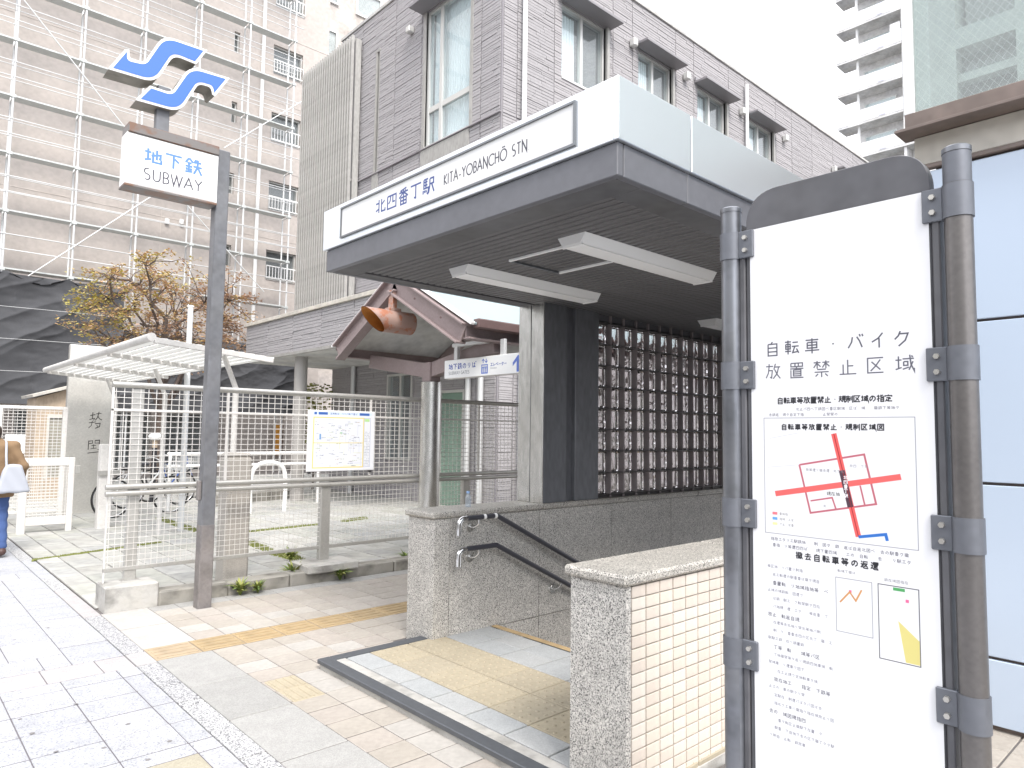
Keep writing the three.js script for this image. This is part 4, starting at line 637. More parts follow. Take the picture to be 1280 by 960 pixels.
{ // dark bollard with pale head
  const p = onY(190, 628, 0.02), t = thing('lamp_bollard', 'slim black bollard with a pale rounded head on the plaza', 'bollard', undefined, [p.x, 0, p.z]);
  new MB().rod(V(0, 0, 0), V(0, 1.15, 0), 0.055, 0.05, 14).build('post', M.black_metal, t); new MB().rod(V(0, 1.15, 0), V(0, 1.32, 0), 0.05, 0.05, 14).build('band', M.timber, t); put('head', soup(new THREE.SphereGeometry(0.13, 18, 10).scale(1, 0.62, 1).translate(0, 1.38, 0)), M.white_paint, t);
}
{ const p = onZ(233, 500, -11.2), t = thing('steel_pole', 'slim pale pole rising through the gap beside the slatted roof', 'pole'), y1 = onZ(233, 383, -11.2).y; new MB().rod(V(p.x, 0, -11.2), V(p.x, y1, -11.2), 0.045, 0.04, 14).build('shaft', M.galv, t); new MB().rod(V(p.x, y1, -11.2), V(p.x, y1 + 0.02, -11.2), 0.05, 0.05, 14).build('pole_cap', M.white_paint, t); new MB().rod(V(p.x, 2.6, -11.2), V(p.x, 2.72, -11.2), 0.055, 0.055, 14).build('pole_band', M.steel_dark, t); }
{ // hoop barrier
  const p = onY(334, 640, 0.02), t = thing('hoop_barrier', 'white steel hoop barrier on the plaza beside the beige post', 'barrier', undefined, [p.x, 0, p.z]), w = 0.33;
  const top = onZ(333, 579, p.z).y; new MB().tube([V(-w, -0.02, 0), V(-w, top - 0.3, 0), V(-w * 0.85, top - 0.1, 0), V(-w * 0.4, top, 0), V(w * 0.4, top, 0), V(w * 0.85, top - 0.1, 0), V(w, top - 0.3, 0), V(w, -0.02, 0)], 0.04, 10, 60).build('hoop', M.white_paint, t); new MB().rod(V(-w, top - 0.42, 0), V(w, top - 0.42, 0), 0.025).build('crossbar', M.white_paint, t);
}
{ // low white rack rails and planter kerb
  const t = thing('rack_rail', 'low white double rail for bicycles on the plaza', 'rail'), z = -13.9, x0 = 4.1, x1 = 7.2; for (const y of [0.85, 1.08]) new MB().rod(V(x0, y, z), V(x1, y, z), 0.03).build('rail', M.white_paint, t); for (const x of [x0 + 0.05, 5.6, x1 - 0.05]) new MB().rod(V(x, 0, z), V(x, 1.08, z), 0.03).build('post', M.white_paint, t);
  const k = thing('planter_kerb', 'low concrete planter kerb on the plaza beyond the fence', 'kerb'); const q = onY(316, 630, 0.02), e = onY(352, 622, 0.02); new MB().beam(V(q.x - 1.0, 0.1, q.z), V(e.x + 0.3, 0.1, e.z), 0.3, 0.24, Y1, 0.02).build('kerb_block', M.concrete_old, k);
}
{ // stainless monument sign with brush lettering
  const z = -14.5, a = onZ(88, 430, z), b = onZ(143, 470, z), t = thing('steel_monument_sign', 'tall polished steel slab sign with brushed lettering by the gate', 'sign');
  new MB().box(a.x, b.x, 0, a.y, z - 0.12, z, 0.01).build('slab', mat('monument_steel', [0.8, 0.78, 0.73], { metalness: 0.55, roughness: 0.3, map: T.mottle }), t);
  const w = 0.26, brush = print(200, 700, (c, W, H) => { c.clearRect(0, 0, W, H); c.strokeStyle = '#2b2724'; c.lineCap = 'round'; const S = (p, lw) => { c.lineWidth = lw; c.beginPath(); for (let i = 0; i < p.length; i += 2) c.lineTo(p[i], p[i + 1]); c.stroke(); };
    S([30, 60, 95, 48], 12); S([62, 20, 58, 100], 11); S([20, 118, 90, 100, 78, 128], 10); S([112, 36, 185, 26], 9); S([150, 12, 132, 90, 104, 124], 12); S([140, 70, 160, 104, 196, 120], 11); S([16, 165, 110, 150], 10); S([60, 140, 50, 200, 12, 236], 9); S([104, 176, 176, 168, 168, 216, 112, 240], 12); S([128, 196, 150, 226], 8); S([24, 420, 22, 540], 11); S([24, 424, 82, 416, 80, 452, 28, 458], 9); S([118, 414, 180, 408, 180, 548, 164, 540], 12); S([116, 416, 118, 452, 176, 448], 8); S([70, 486, 130, 482], 9); S([100, 470, 98, 526], 9); S([60, 530, 140, 520], 8); S([20, 590, 190, 572], 10); });
  brush.transparent = true; brush.alphaTest = 0.4; brush.roughness = 0.5; panelZ('lettering', brush, t, z + 0.004, (a.x + b.x) / 2 - 0.02, (a.x + b.x) / 2 + 0.2, 0.95, 1.85);
}
{ // gate, its post, and mesh panel beyond
  const z = -12.2, t = thing('mesh_gate', 'low white mesh gate standing ajar by the steel monument', 'gate');
  new MB().box(1.62, 1.72, 0, 1.1, z - 0.03, z + 0.03, 0.008).box(2.22, 2.3, 0, 1.1, z - 0.03, z + 0.03, 0.008).box(1.72, 2.22, 0.98, 1.1, z - 0.025, z + 0.025, 0.006).box(1.72, 2.22, 0.12, 0.24, z - 0.025, z + 0.025, 0.006).build('gate_frame', M.gate_white, t);
  const m = new MB(); for (let x = 1.75; x < 2.22; x += 0.05) m.box(x, x + 0.008, 0.24, 0.98, z - 0.004, z + 0.004); for (let y = 0.27; y < 0.98; y += 0.045) m.box(1.72, 2.22, y, y + 0.012, z + 0.004, z + 0.012); m.build('gate_mesh', M.gate_white, t, { kind: 'stuff' });
  new MB().box(2.3, 2.37, 0.86, 0.98, z, z + 0.06, 0.006).build('latch', M.fence_steel, t);
  const p = thing('gate_pillar', 'beige steel pillar with latch box beside the mesh gate', 'post'); new MB().box(2.62, 2.8, 0, 1.3, z - 0.08, z + 0.08, 0.01).build('pillar', M.gate_white, p); new MB().box(2.6, 2.9, 0.82, 0.9, z + 0.04, z + 0.12, 0.006).build('latch_box', M.fence_steel, p);
  const f = thing('mesh_fence_panel', 'white framed mesh panel behind the low gate', 'fence'), zf = -13.2; const x0 = -0.4, x1 = 2.34, y1 = 1.86;
  const fb = new MB(); for (const x of [x0, 1.42, x1 - 0.06]) fb.box(x, x + 0.07, 0, y1, zf - 0.03, zf + 0.03, 0.006); fb.box(x0, x1, y1 - 0.03, y1 + 0.02, zf - 0.025, zf + 0.025, 0.005).box(x0 + 0.07, x1, 0.2, 0.25, zf - 0.02, zf + 0.02, 0.005).build('panel_frame', M.gate_white, f);
  const fm = new MB(); for (let x = x0 + 0.1; x < x1; x += 0.06) fm.box(x, x + 0.006, 0.25, y1 - 0.03, zf - 0.003, zf + 0.003); for (let y = 0.3; y < y1 - 0.04; y += 0.05) fm.box(x0, x1, y, y + 0.008, zf + 0.003, zf + 0.01); fm.build('panel_mesh', M.gate_white, f, { kind: 'stuff' });
  const s = thing('paper_notice', 'blank white notice sheet tied to the mesh panel', 'notice'); new MB().box(onZ(6, 550, zf).x, onZ(31, 550, zf).x, onZ(6, 567, zf).y, onZ(6, 543, zf).y, zf + 0.02, zf + 0.03, 0.002).build('sheet', M.white_paint, s);
}
{ // small timber kiosk beyond
  const t = thing('timber_kiosk', 'small brown timber kiosk with sloping roof behind the mesh panel', 'kiosk'), z = -17.5, a = onZ(46, 497, z), b = onZ(96, 480, z);
  const g = new THREE.ExtrudeGeometry(new THREE.Shape([[a.x, 0], [b.x + 0.6, 0], [b.x + 0.6, b.y + 0.15], [a.x, a.y]].map((p) => new THREE.Vector2(...p))), { depth: 1.2, bevelEnabled: false }); g.translate(0, 0, z - 1.2); put('body', boxUV(soup(g)), M.timber, t);
  new MB().beam(V(a.x - 0.1, a.y + 0.03, z - 0.55), V(b.x + 0.7, b.y + 0.2, z - 0.55), 1.5, 0.06).build('roof', M.cream, t); new MB().box(a.x + 0.25, b.x + 0.3, 0.5, 1.75, z, z + 0.02, 0.004).build('window', M.window_glass, t); new MB().box(a.x + 0.2, b.x + 0.35, 1.75, 1.82, z, z + 0.04, 0.004).box(a.x + 0.2, a.x + 0.25, 0.45, 1.75, z, z + 0.04, 0.004).build('window_frame', M.cream, t);
}

// ================================================================== GABLED WALKWAY SHELTER
{
  const t = thing('gabled_walkway', 'brown steel gabled walkway roof on a round steel post', 'shelter'), X = 4.3, X1 = 8.9, zc = -6.66, hw = 1.28, ya = 3.26, ye = 2.56;
  const post = new MB().rod(V(4.79, 0, -6.6), V(4.79, 2.13, -6.6), 0.118, 0.118, 32).build('round_post', M.steel, t); new MB().box(4.71, 4.87, 2.13, 2.36, -6.68, -6.52, 0.01).build('post_head', M.brown_steel, post);
  new MB().rod(V(8.1, 0, -6.6), V(8.1, 2.4, -6.6), 0.118, 0.118, 24).build('round_post', M.steel, t);
  for (const s of [-1, 1]) {
    const e = V(X, ye, zc + s * hw), a = V(X, ya, zc), n = V(0, hw, s * (ya - ye)).normalize(); // outward normal of the slope
    // gable rafter: I section
    const web = new MB(); const off = (v, k) => v.clone().addScaledVector(n, k); web.beam(off(e, -0.03), off(a, -0.03), 0.02, 0.19, n).beam(off(e, 0.07), off(a, 0.07), 0.13, 0.022, n).beam(off(e, -0.13), off(a, -0.13), 0.13, 0.022, n).build('gable_rafter', M.brown_steel, t);
    // roof sheet with edge trim and lining below
    const dx = X1 - X, q = (m, k, th, nm, x0 = X - 0.02, ext = 0.08) => { const ee = V((x0 + X1) / 2, ye, zc + s * hw).addScaledVector(n, k), aa = V((x0 + X1) / 2, ya, zc).addScaledVector(n, k), d = ee.clone().sub(aa).normalize(); new MB().beam(aa.addScaledVector(d, 0.01), ee.addScaledVector(d, ext), X1 - x0, th, n, 0.003).build(nm, m, t); };
    q(M.roof_metal, 0.115, 0.02, 'roof_sheet', X + 0.02); q(M.lining, 0.04, 0.016, 'ceiling_lining', X + 0.1, -0.02);
    for (const k of [0.094]) { const ee = off(e, k), aa = off(a, k), d = ee.clone().sub(aa).normalize(); new MB().beam(aa.clone().addScaledVector(n, 0.022), ee.clone().addScaledVector(n, 0.022).addScaledVector(d, 0.08), 0.05, 0.03, n).build('roof_edge', M.lamp_body, t); }
    new MB().box(X + 0.01, X1, ye - 0.06, ye + 0.1, zc + s * hw - 0.012, zc + s * hw + 0.012, 0.003).box(X + 0.01, X1, ye + 0.08, ye + 0.1, zc + s * hw - 0.06, zc + s * hw + 0.06, 0.003).box(X + 0.01, X1, ye - 0.08, ye - 0.06, zc + s * hw - 0.06, zc + s * hw + 0.06, 0.003).build('eave_beam', M.brown_steel, t);
    new MB().box(X + 0.05, X1, ye + 0.02, ye + 0.12, zc + s * (hw + 0.11) - 0.05, zc + s * (hw + 0.11) + 0.05, 0.012).build('gutter', M.brown_dark, t);
    new MB().beam(V(4.79, 2.27, -6.6 + s * 0.06), V(4.79, ye - 0.1, zc + s * (hw - 0.05)), 0.12, 0.17, Y1, 0.006).build('bracket_arm', M.brown_steel, t);
    new MB().beam(V(8.1, 2.27, -6.6 + s * 0.06), V(8.1, ye - 0.1, zc + s * (hw - 0.05)), 0.12, 0.17, Y1, 0.006).build('bracket_arm', M.brown_steel, t);
    for (const k of [0.25, 0.62]) { const c = a.clone().lerp(e, 1 - k); new MB().rod(V(X - 0.068, c.y - 0.01, c.z), V(X - 0.06, c.y - 0.01, c.z), 0.012, 0.012, 6).build('bolt', M.brown_dark, t); }
    for (const x of [5.9, 7.4]) new MB().beam(V(x, ye, zc + s * hw).addScaledVector(n, -0.04), V(x, ya, zc).addScaledVector(n, -0.04), 0.09, 0.12, n).build('rafter', M.brown_steel, t);
  }
  new MB().box(X + 0.06, X1, ya - 0.16, ya - 0.02, zc - 0.05, zc + 0.05, 0.004).build('ridge_beam', M.brown_steel, t);
}
{ // copper drum lamp at the gable
  const t = thing('copper_drum_lamp', 'rusty copper drum lamp with slanted open end hung at the gable', 'lamp'), z = -6.66, y = 2.79, x0 = 3.9, x1 = 4.52, r = 0.128, n = 40, P = [], Q = [];
  for (let i = 0; i < n; i++) for (const [u, v] of [[0, 0], [1, 0], [1, 1], [0, 0], [1, 1], [0, 1]]) { const a = (i + u) / n * 2 * Math.PI, c = Math.cos(a), s = Math.sin(a), xf = x0 + 0.12 - 0.13 * s; P.push(v ? x1 : xf, y + r * s, z + r * c); Q.push(v ? x1 - 0.01 : xf, y + (r - 0.006) * s, z + (r - 0.006) * c); }
  const g = new THREE.BufferGeometry(); g.setAttribute('position', new THREE.Float32BufferAttribute(P, 3)); g.computeVertexNormals(); put('drum', boxUV(g), M.copper, t);
  const h = new THREE.BufferGeometry(); h.setAttribute('position', new THREE.Float32BufferAttribute(Q, 3)); h.computeVertexNormals(); put('inner_lining', boxUV(h), M.lamp_inside, t);
  put('end_plate', boxUV(rod(V(x1 - 0.004, y, z), V(x1 + 0.004, y, z), r, r, 40)), M.copper, t);
  new MB().beam(V(4.27, y + r - 0.02, z), V(4.28, 3.15, z), 0.09, 0.06, V(1, 0, 0)).box(4.2, 4.36, y + r - 0.01, y + r + 0.025, z - 0.05, z + 0.05, 0.005).build('hanger', M.copper, t);
}
{ // hanging direction sign
  const t = thing('direction_sign', 'white hanging direction sign with blue elevator symbol and arrow', 'sign'), X = 4.62, a = onX(555.8, 451, X), b = onX(555.8, 474, X), z0 = a.z, z1 = z0 + 1.32, y0 = b.y, y1 = a.y;
  new MB().box(X, X + 0.09, y0, y1, z0, z1, 0.006).build('sign_case', M.white_paint, t);
  const face = print(1320, 205, (c, w, h) => {
    c.fillStyle = '#eef0f0'; c.fillRect(0, 0, w, h); kanji(c, '地下鉄のりば', 72, 36, 76, 80, 9, '#3b51a0'); c.fillStyle = '#4e515c'; c.font = '52px sans-serif'; c.fillText('SUBWAY GATES', 74, 168); 
    c.fillStyle = '#5f78c4'; c.fillRect(632, 82, 106, 104); c.fillStyle = '#d8dada'; c.fillRect(644, 94, 82, 14); for (const x of [660, 686, 712]) { c.beginPath(); c.arc(x, 124, 7, 0, 7); c.fill(); c.fillRect(x - 7, 132, 14, 40); }
    c.fillStyle = '#5f78c4'; const arr = (x, y, s, d) => { c.beginPath(); c.moveTo(x, y); c.lineTo(x - s, y + d * s); c.lineTo(x - s, y + d * s * 1.5); c.lineTo(x - s * 0.28, y + d * s * 0.85); c.lineTo(x - s * 0.28, y + d * s * 2.3); c.lineTo(x + s * 0.28, y + d * s * 2.3); c.lineTo(x + s * 0.28, y + d * s * 0.85); c.lineTo(x + s, y + d * s * 1.5); c.lineTo(x + s, y + d * s); c.closePath(); c.fill(); };
    arr(662, 16, 22, 1); arr(710, 72, 22, -1); arr(1195, 14, 78, 1);
    kanji(c, 'エレベーター', 775, 70, 44, 42, 6, '#3b51a0'); c.fillStyle = '#777c90'; c.font = '28px sans-serif'; c.fillText('Elevator', 778, 140);
  });
  panelX('sign_face', face, t, X - 0.003, z0 + 0.006, z1 - 0.006, y0 + 0.006, y1 - 0.006);
  for (const z of [z0 + 0.16, z1 - 0.4]) new MB().box(X + 0.025, X + 0.065, y1, 2.5, z - 0.03, z + 0.03, 0.004).build('hanger', M.galv, t); new MB().box(X + 0.02, X + 0.07, 2.48, 2.52, z0 + 0.1, -5.38, 0.004).build('hanger_bar', M.galv, t);
}

// ================================================================== STATION BUILDING
const BX = 9.0, BZ = -10.21, ROOF = 12.3;
// split-stone strips between u0..u1 and v0..v1; place(u, v, proud) gives the middle of a piece
function stoneField(u0, u1, v0, v1, put3, holes, seed) {
  const r = mulberry(seed), out = [];
  for (let v = v0; v < v1 - 0.02;) { const h = Math.min(r() < 0.35 ? 0.045 : 0.07, v1 - v); for (let u = u0; u < u1 - 0.02;) { const l = Math.min(0.3 + r() * 0.55, u1 - u), d = 0.014 + r() * 0.013; const segs = [[u, u + l]]; for (const q of holes) if (v + h > q[2] + 0.01 && v < q[3] - 0.01) for (let i = segs.length - 1; i >= 0; i--) { const [a, b] = segs[i]; if (b <= q[0] || a >= q[1]) continue; segs.splice(i, 1); if (a < q[0]) segs.push([a, q[0]]); if (b > q[1]) segs.push([q[1], b]); } for (const [a, b] of segs) if (b - a > 0.02) out.push(put3((a + b) / 2, v + h / 2, b - a - 0.004, h - 0.005, d)); u += l; } v += h; }
  return out.length ? boxUV(mergeGeometries(out)) : null;
}
const sX = (x) => (u, v, l, h, d) => cbox(d, h, l, 0.004).translate(x - d / 2, v, u);     // face towards -x, u is z
const sZ = (z) => (u, v, l, h, d) => cbox(l, h, d, 0.004).translate(u, v, z + d / 2);     // face towards +z, u is x
const bld = thing('station_building', 'grey split-stone clad station building with louvred screen and hooded windows', 'building');
const fm = (parent, m, list) => { for (const a of list) new MB().box(...a, 0.003).build('frame', m, parent); };
{
  const zEnd = -16.86, X2 = 34;
  // wall body with window openings left free: pieces of wall round the windows
  const wX = [[-12.86, -11.22, 7.99, 11.3], [-15.05, -14.86, 8.05, 11.2], [-12.1, -11.24, 0.0, 2.45], [-14.15, -13.1, 0.9, 2.9]]; // z0 z1 y0 y1 in the -x face
  const wZ = [[10.74, 12.25, 9.36, 11.13], [13.49, 14.92, 9.36, 11.13], [16.13, 17.6, 9.36, 11.13], [18.87, 20.4, 9.36, 11.13], [25.05, 26.5, 9.36, 11.13], [28, 29.4, 9.36, 11.13]];
  const face = (holes, u0, u1, v0, v1, mk) => { const us = [...new Set([u0, u1, ...holes.flatMap((q) => [q[0], q[1]])])].filter((u) => u >= u0 && u <= u1).sort((a, b) => a - b); for (let i = 0; i < us.length - 1; i++) { let v = v0; const mid = (us[i] + us[i + 1]) / 2; for (const q of holes.filter((k) => k[0] < mid && k[1] > mid).sort((a, b) => a[2] - b[2])) { if (q[2] > v) mk(us[i], us[i + 1], v, q[2]); v = q[3]; } if (v < v1) mk(us[i], us[i + 1], v, v1); } };
  const wall = new MB(); face(wX, zEnd, BZ, -0.05, ROOF - 0.03, (a, b, c, d) => wall.box(BX, BX + 0.3, c, d, a, b)); face(wZ, BX + 0.3, X2, -0.05, ROOF - 0.03, (a, b, c, d) => wall.box(a, b, c, d, BZ - 0.3, BZ)); wall.box(BX + 0.3, X2, -0.05, ROOF - 0.03, zEnd, zEnd + 0.3); wall.build('wall', M.stone_joint, bld);
  new MB().box(BX + 0.28, X2, ROOF - 0.4, ROOF - 0.2, zEnd + 0.2, BZ - 0.2).build('roof', M.concrete, bld);
  new MB().box(BX - 0.05, X2, ROOF - 0.03, ROOF + 0.05, BZ - 0.3, BZ + 0.06, 0.006).box(BX - 0.05, BX + 0.3, ROOF - 0.03, ROOF + 0.05, zEnd - 0.03, BZ - 0.3, 0.006).build('coping', M.coping, bld);
  for (const y of [0.2, 4.3]) new MB().box(BX + 0.3, X2 - 0.1, y - 0.2, y, zEnd + 0.3, BZ - 0.3).build('floor', M.room, bld); new MB().box(BX + 0.3, X2 - 0.1, 8.0, 8.2, zEnd + 0.3, BZ - 0.3).build('floor', M.room, bld); new MB().box(BX + 3.5, X2 - 0.1, 8.2, ROOF - 0.4, -14.5, -14.3).build('partition', mat('inner_wall', [0.55, 0.54, 0.52]), bld);
  // cladding panels between vertical joints
  const zj = [zEnd, -15.75, -14.15, -13.03, -11.22, -10.85, -10.24]; for (let i = 0; i < zj.length - 1; i++) for (const [a, b] of [[0.02, 4.06], [4.06, 8.0], [8.02, ROOF - 0.04]]) { const g = stoneField(zj[i] + 0.009, zj[i + 1] - 0.009, a, b, sX(BX), wX, 1000 + i * 7 + a * 3); if (g) put('stone_cladding', g, claddings[(i + (a > 5 ? 1 : 0)) % 3], bld, { kind: 'stuff' }); }
  const xj = [BX + 0.02, 9.4, 10.5, 12.5, 13.25, 15.1, 15.95, 17.75, 18.7, 20.6, 21.7, 23.2, 24.9, 26.7, 28.2, 30, 32, X2]; for (let i = 0; i < xj.length - 1; i++) for (const [a, b] of [[0.02, 4.06], [4.06, 8.0], [8.02, ROOF - 0.04]]) { if (a < 8 && i > 6) continue; const g = stoneField(xj[i] + 0.009, xj[i + 1] - 0.009, a, b, sZ(BZ), wZ, 3000 + i * 7 + a * 3); if (g) put('stone_cladding', g, claddings[(i + (a > 5 ? 0 : 2)) % 3], bld, { kind: 'stuff' }); }
  // hooded windows in the +z face
  for (const [a, b, c, d] of wZ) {
    const w = new MB().box(a, b, c, c + 0.06, BZ - 0.2, BZ + 0.02, 0.004).box(a, b, d - 0.06, d, BZ - 0.2, BZ - 0.05, 0.004).box(a, a + 0.05, c + 0.06, d - 0.06, BZ - 0.2, BZ - 0.05, 0.004).box(b - 0.05, b, c + 0.06, d - 0.06, BZ - 0.2, BZ - 0.05, 0.004).box((a + b) / 2 - 0.04, (a + b) / 2 + 0.04, c + 0.06, d - 0.06, BZ - 0.18, BZ - 0.08, 0.004).build('window', M.frame_alu, bld), m = (a + b) / 2;
    new MB().box(a + 0.05, m - 0.04, c + 0.06, d - 0.06, BZ - 0.15, BZ - 0.14).build('pane', M.window_glass, w); new MB().box(m + 0.04, b - 0.05, c + 0.06, d - 0.06, BZ - 0.13, BZ - 0.12).build('pane', M.window_glass, w);
    const cu = new MB(); for (let x = a + 0.08; x < m - 0.05; x += 0.09) cu.rod(V(x, c + 0.1, BZ - 0.26), V(x, d - 0.1, BZ - 0.26), 0.05, 0.045, 8); cu.build('curtain', M.curtain, w);
    new MB().box(a - 0.16, b + 0.16, d, d + 0.06, BZ + 0.03, BZ + 0.42, 0.004).box(a - 0.16, b + 0.16, d + 0.06, d + 0.16, BZ + 0.035, BZ + 0.075, 0.004).build('window_hood', M.hood, w);
    new MB().box(b, b + 0.09, c - 0.02, d, BZ - 0.05, BZ + 0.06, 0.003).build('reveal', M.building_trim, w);
  }
  for (const x of [9.52, 18.62]) { new MB().rod(V(x, 0, BZ + 0.12), V(x, ROOF - 0.3, BZ + 0.12), 0.05, 0.05, 14).build('drain_pipe', M.white_rail, bld); }
  for (const x of [13.1, 15.4, 21.0, 24.7, 18.3]) new MB().box(x, x + 0.16, 11.0, 11.2, BZ + 0.04, BZ + 0.2, 0.02).build('vent_cap', M.frame_alu, bld);
  // large window in the -x face, with hood, and narrow slot window
  { const [a, b, c, d] = wX[0], w = new MB().box(BX - 0.02, BX + 0.15, c, c + 0.08, a, b, 0.004).box(BX + 0.03, BX + 0.15, d - 0.07, d, a, b, 0.004).box(BX + 0.03, BX + 0.15, c + 0.08, d - 0.07, a, a + 0.09, 0.004).box(BX + 0.03, BX + 0.15, c + 0.08, d - 0.07, b - 0.06, b, 0.004).box(BX + 0.03, BX + 0.13, c + 0.08, d - 0.07, -12.38, -12.27, 0.004).box(BX + 0.04, BX + 0.12, 8.86, 8.99, a + 0.09, -12.38, 0.004).box(BX + 0.04, BX + 0.12, 8.86, 8.99, -12.27, b - 0.06, 0.004).build('window', M.frame_alu, bld);
    for (const [z0, z1] of [[a + 0.09, -12.38], [-12.27, b - 0.06]]) for (const [y0, y1] of [[c + 0.08, 8.86], [8.99, d - 0.07]]) new MB().box(BX + 0.075, BX + 0.085, y0, y1, z0, z1).build('pane', M.window_glass, w);
    const cu = new MB(); for (let z = a + 0.1; z < b - 0.05; z += 0.085) cu.rod(V(BX + 0.24, c + 0.1, z), V(BX + 0.24, d, z), 0.05, 0.046, 8); cu.build('curtain', M.curtain, w);
    new MB().box(BX - 0.42, BX - 0.03, d, d + 0.07, a - 0.16, b + 0.16, 0.004).build('window_hood', M.hood, w);
    new MB().box(BX - 0.045, BX - 0.02, 7.35, c, a - 0.1, b + 0.02, 0.003).build('apron_panel', M.building_trim, w); for (const z of [a - 0.1, b]) new MB().box(BX - 0.03, BX + 0.05, c, d, z, z + 0.1, 0.003).build('reveal', M.building_trim, w);
  }
  { const [a, b, c, d] = wX[1], w = new MB().box(BX - 0.03, BX + 0.2, c, d, a, a + 0.06, 0.003).box(BX - 0.03, BX + 0.2, c, d, b - 0.02, b, 0.003).box(BX - 0.03, BX + 0.2, d, d + 0.06, a - 0.03, b + 0.03, 0.003).build('window', M.building_trim, bld); new MB().box(BX + 0.1, BX + 0.11, c, d, a + 0.06, b - 0.02).build('pane', M.window_glass, w); new MB().box(BX - 0.045, BX - 0.02, 7.3, c, a - 0.03, b + 0.06, 0.003).build('apron_panel', M.building_trim, w); }
  new MB().box(BX - 0.07, BX - 0.02, 8.0, 8.02, zEnd, BZ + 0.03).build('string_course', M.stone_joint, bld);
  new MB().box(BX - 0.18, BX - 0.03, 11.0, 11.16, -13.5, -13.34, 0.02).build('vent_cap', M.frame_alu, bld);
  // lower openings: green glass door and dark window
  { const [a, b, c, d] = wX[2], w = new MB().box(BX, BX + 0.1, c, d, a, a + 0.06, 0.003).box(BX, BX + 0.1, c, d, b - 0.06, b, 0.003).box(BX, BX + 0.1, d - 0.06, d, a + 0.06, b - 0.06, 0.003).build('glass_door', M.frame_alu, bld); new MB().box(BX + 0.04, BX + 0.05, c, d - 0.06, a + 0.06, b - 0.06).build('pane', M.green_glass, w); }
  { const [a, b, c, d] = wX[3], w = new MB().box(BX - 0.03, BX + 0.1, c, c + 0.05, a, b, 0.003).box(BX - 0.03, BX + 0.1, d - 0.05, d, a, b, 0.003).box(BX - 0.03, BX + 0.1, c + 0.05, d - 0.05, a, a + 0.06, 0.003).box(BX - 0.03, BX + 0.1, c + 0.05, d - 0.05, b - 0.06, b, 0.003).box(BX, BX + 0.08, c + 0.05, d - 0.05, (a + b) / 2 - 0.03, (a + b) / 2 + 0.03, 0.003).build('window', M.frame_alu, bld); for (const [p, q] of [[a + 0.06, (a + b) / 2 - 0.03], [(a + b) / 2 + 0.03, b - 0.06]]) new MB().box(BX + 0.04, BX + 0.05, c + 0.05, d - 0.05, p, q).build('pane', M.window_glass, w); }
  for (const z of [-10.6, -11.0, -15.6]) new MB().rod(V(BX - 0.1, 0, z), V(BX - 0.1, 3.2, z), 0.06, 0.06, 14).build('drain_pipe', M.galv, bld);
  // louvre screen: upright blades in front of the upper floors
  const la = -16.93, lb = -14.5, xL = BX - 0.32; // from photo: px 380..444 on the face
  const zA = onX(380, 90, xL).z, zB = onX(440, 90, xL).z, top = onX(440, 45, xL).y; const lv = new MB().box(xL + 0.1, BX - 0.06, 4.1, top - 0.03, zA, zA + 0.05, 0.003).box(xL + 0.1, BX - 0.06, 4.1, top - 0.03, zB - 0.05, zB, 0.003).box(xL + 0.04, xL + 0.1, top - 0.1, top - 0.02, zA + 0.05, zB - 0.05, 0.003).box(xL + 0.04, xL + 0.1, 8.0, 8.06, zA + 0.05, zB - 0.05, 0.003).build('louvre_screen', M.louvre, bld);
  const bg = cbox(0.07, top - 4.12, 0.05, 0.004); const nb = 21; for (let i = 0; i <= nb; i++) { const o = put('louvre_blade', bg, M.louvre, lv); o.position.set(xL, (top + 4.12) / 2, zA + (zB - zA) * i / nb); }
  new MB().box(xL + 0.12, xL + 0.13, 4.1, top - 0.1, zA + 0.06, zB - 0.06).build('screen_backing', M.hood, lv);
  // covered porch wing
  const wx = 6.62, wz1 = -10.4, y0 = 3.21, y1 = 4.1;
  const wg = new MB().box(wx + 0.05, BX - 0.05, y0, y1 - 0.06, zEnd + 0.05, wz1).build('porch_roof', M.stone_joint, bld);
  const pj = [zEnd, -15.6, -14.3, -13.0, -11.7, wz1]; for (let i = 0; i < pj.length - 1; i++) put('stone_cladding', stoneField(pj[i] + 0.008, pj[i + 1] - 0.008, y0 + 0.04, y1 - 0.05, sX(wx + 0.05), [], 5000 + i), claddings[(i + 1) % 3], bld, { kind: 'stuff' });
  new MB().box(wx - 0.02, wx + 0.3, y1 - 0.05, y1 + 0.03, zEnd - 0.02, wz1, 0.006).build('porch_coping', M.cream, wg); new MB().box(wx, wx + 0.05, y0 - 0.03, y0 + 0.035, zEnd, wz1, 0.004).build('porch_edge', M.building_trim, wg); new MB().box(wx + 0.05, BX - 0.03, y0 - 0.03, y0 - 0.002, zEnd, wz1).build('porch_ceiling', M.lining, wg);
  for (const z of [onX(376, 470, 6.95).z]) new MB().rod(V(6.95, 0, z), V(6.95, y0, z), 0.14, 0.14, 24).build('porch_column', mat('column_paint', [0.33, 0.315, 0.3], { roughness: 0.5 }), bld);
}
{ // shrub by the porch
  const p = onX(412, 520, 8.6), t = thing('porch_shrub', 'thin yellow-green shrub growing by the porch corner', 'shrub', undefined, [p.x, 0, p.z - 0.8]); const g = [], r = mulberry(88);
  new MB().rod(V(0, -0.05, 0), V(0.05, 2.4, 0), 0.03, 0.015, 6).build('stem', M.bark, t);
  for (let i = 0; i < 420; i++) { const q = new THREE.PlaneGeometry(0.09, 0.05); q.rotateX(r() * 6); q.rotateY(r() * 6); q.translate((r() - 0.5) * 0.7, 0.9 + r() * 1.9, (r() - 0.5) * 0.7); g.push(soup(q)); } put('foliage', mergeGeometries(g), mat('shrub_leaf', [0.2, 0.2, 0.06], { side: THREE.DoubleSide }), t);
}

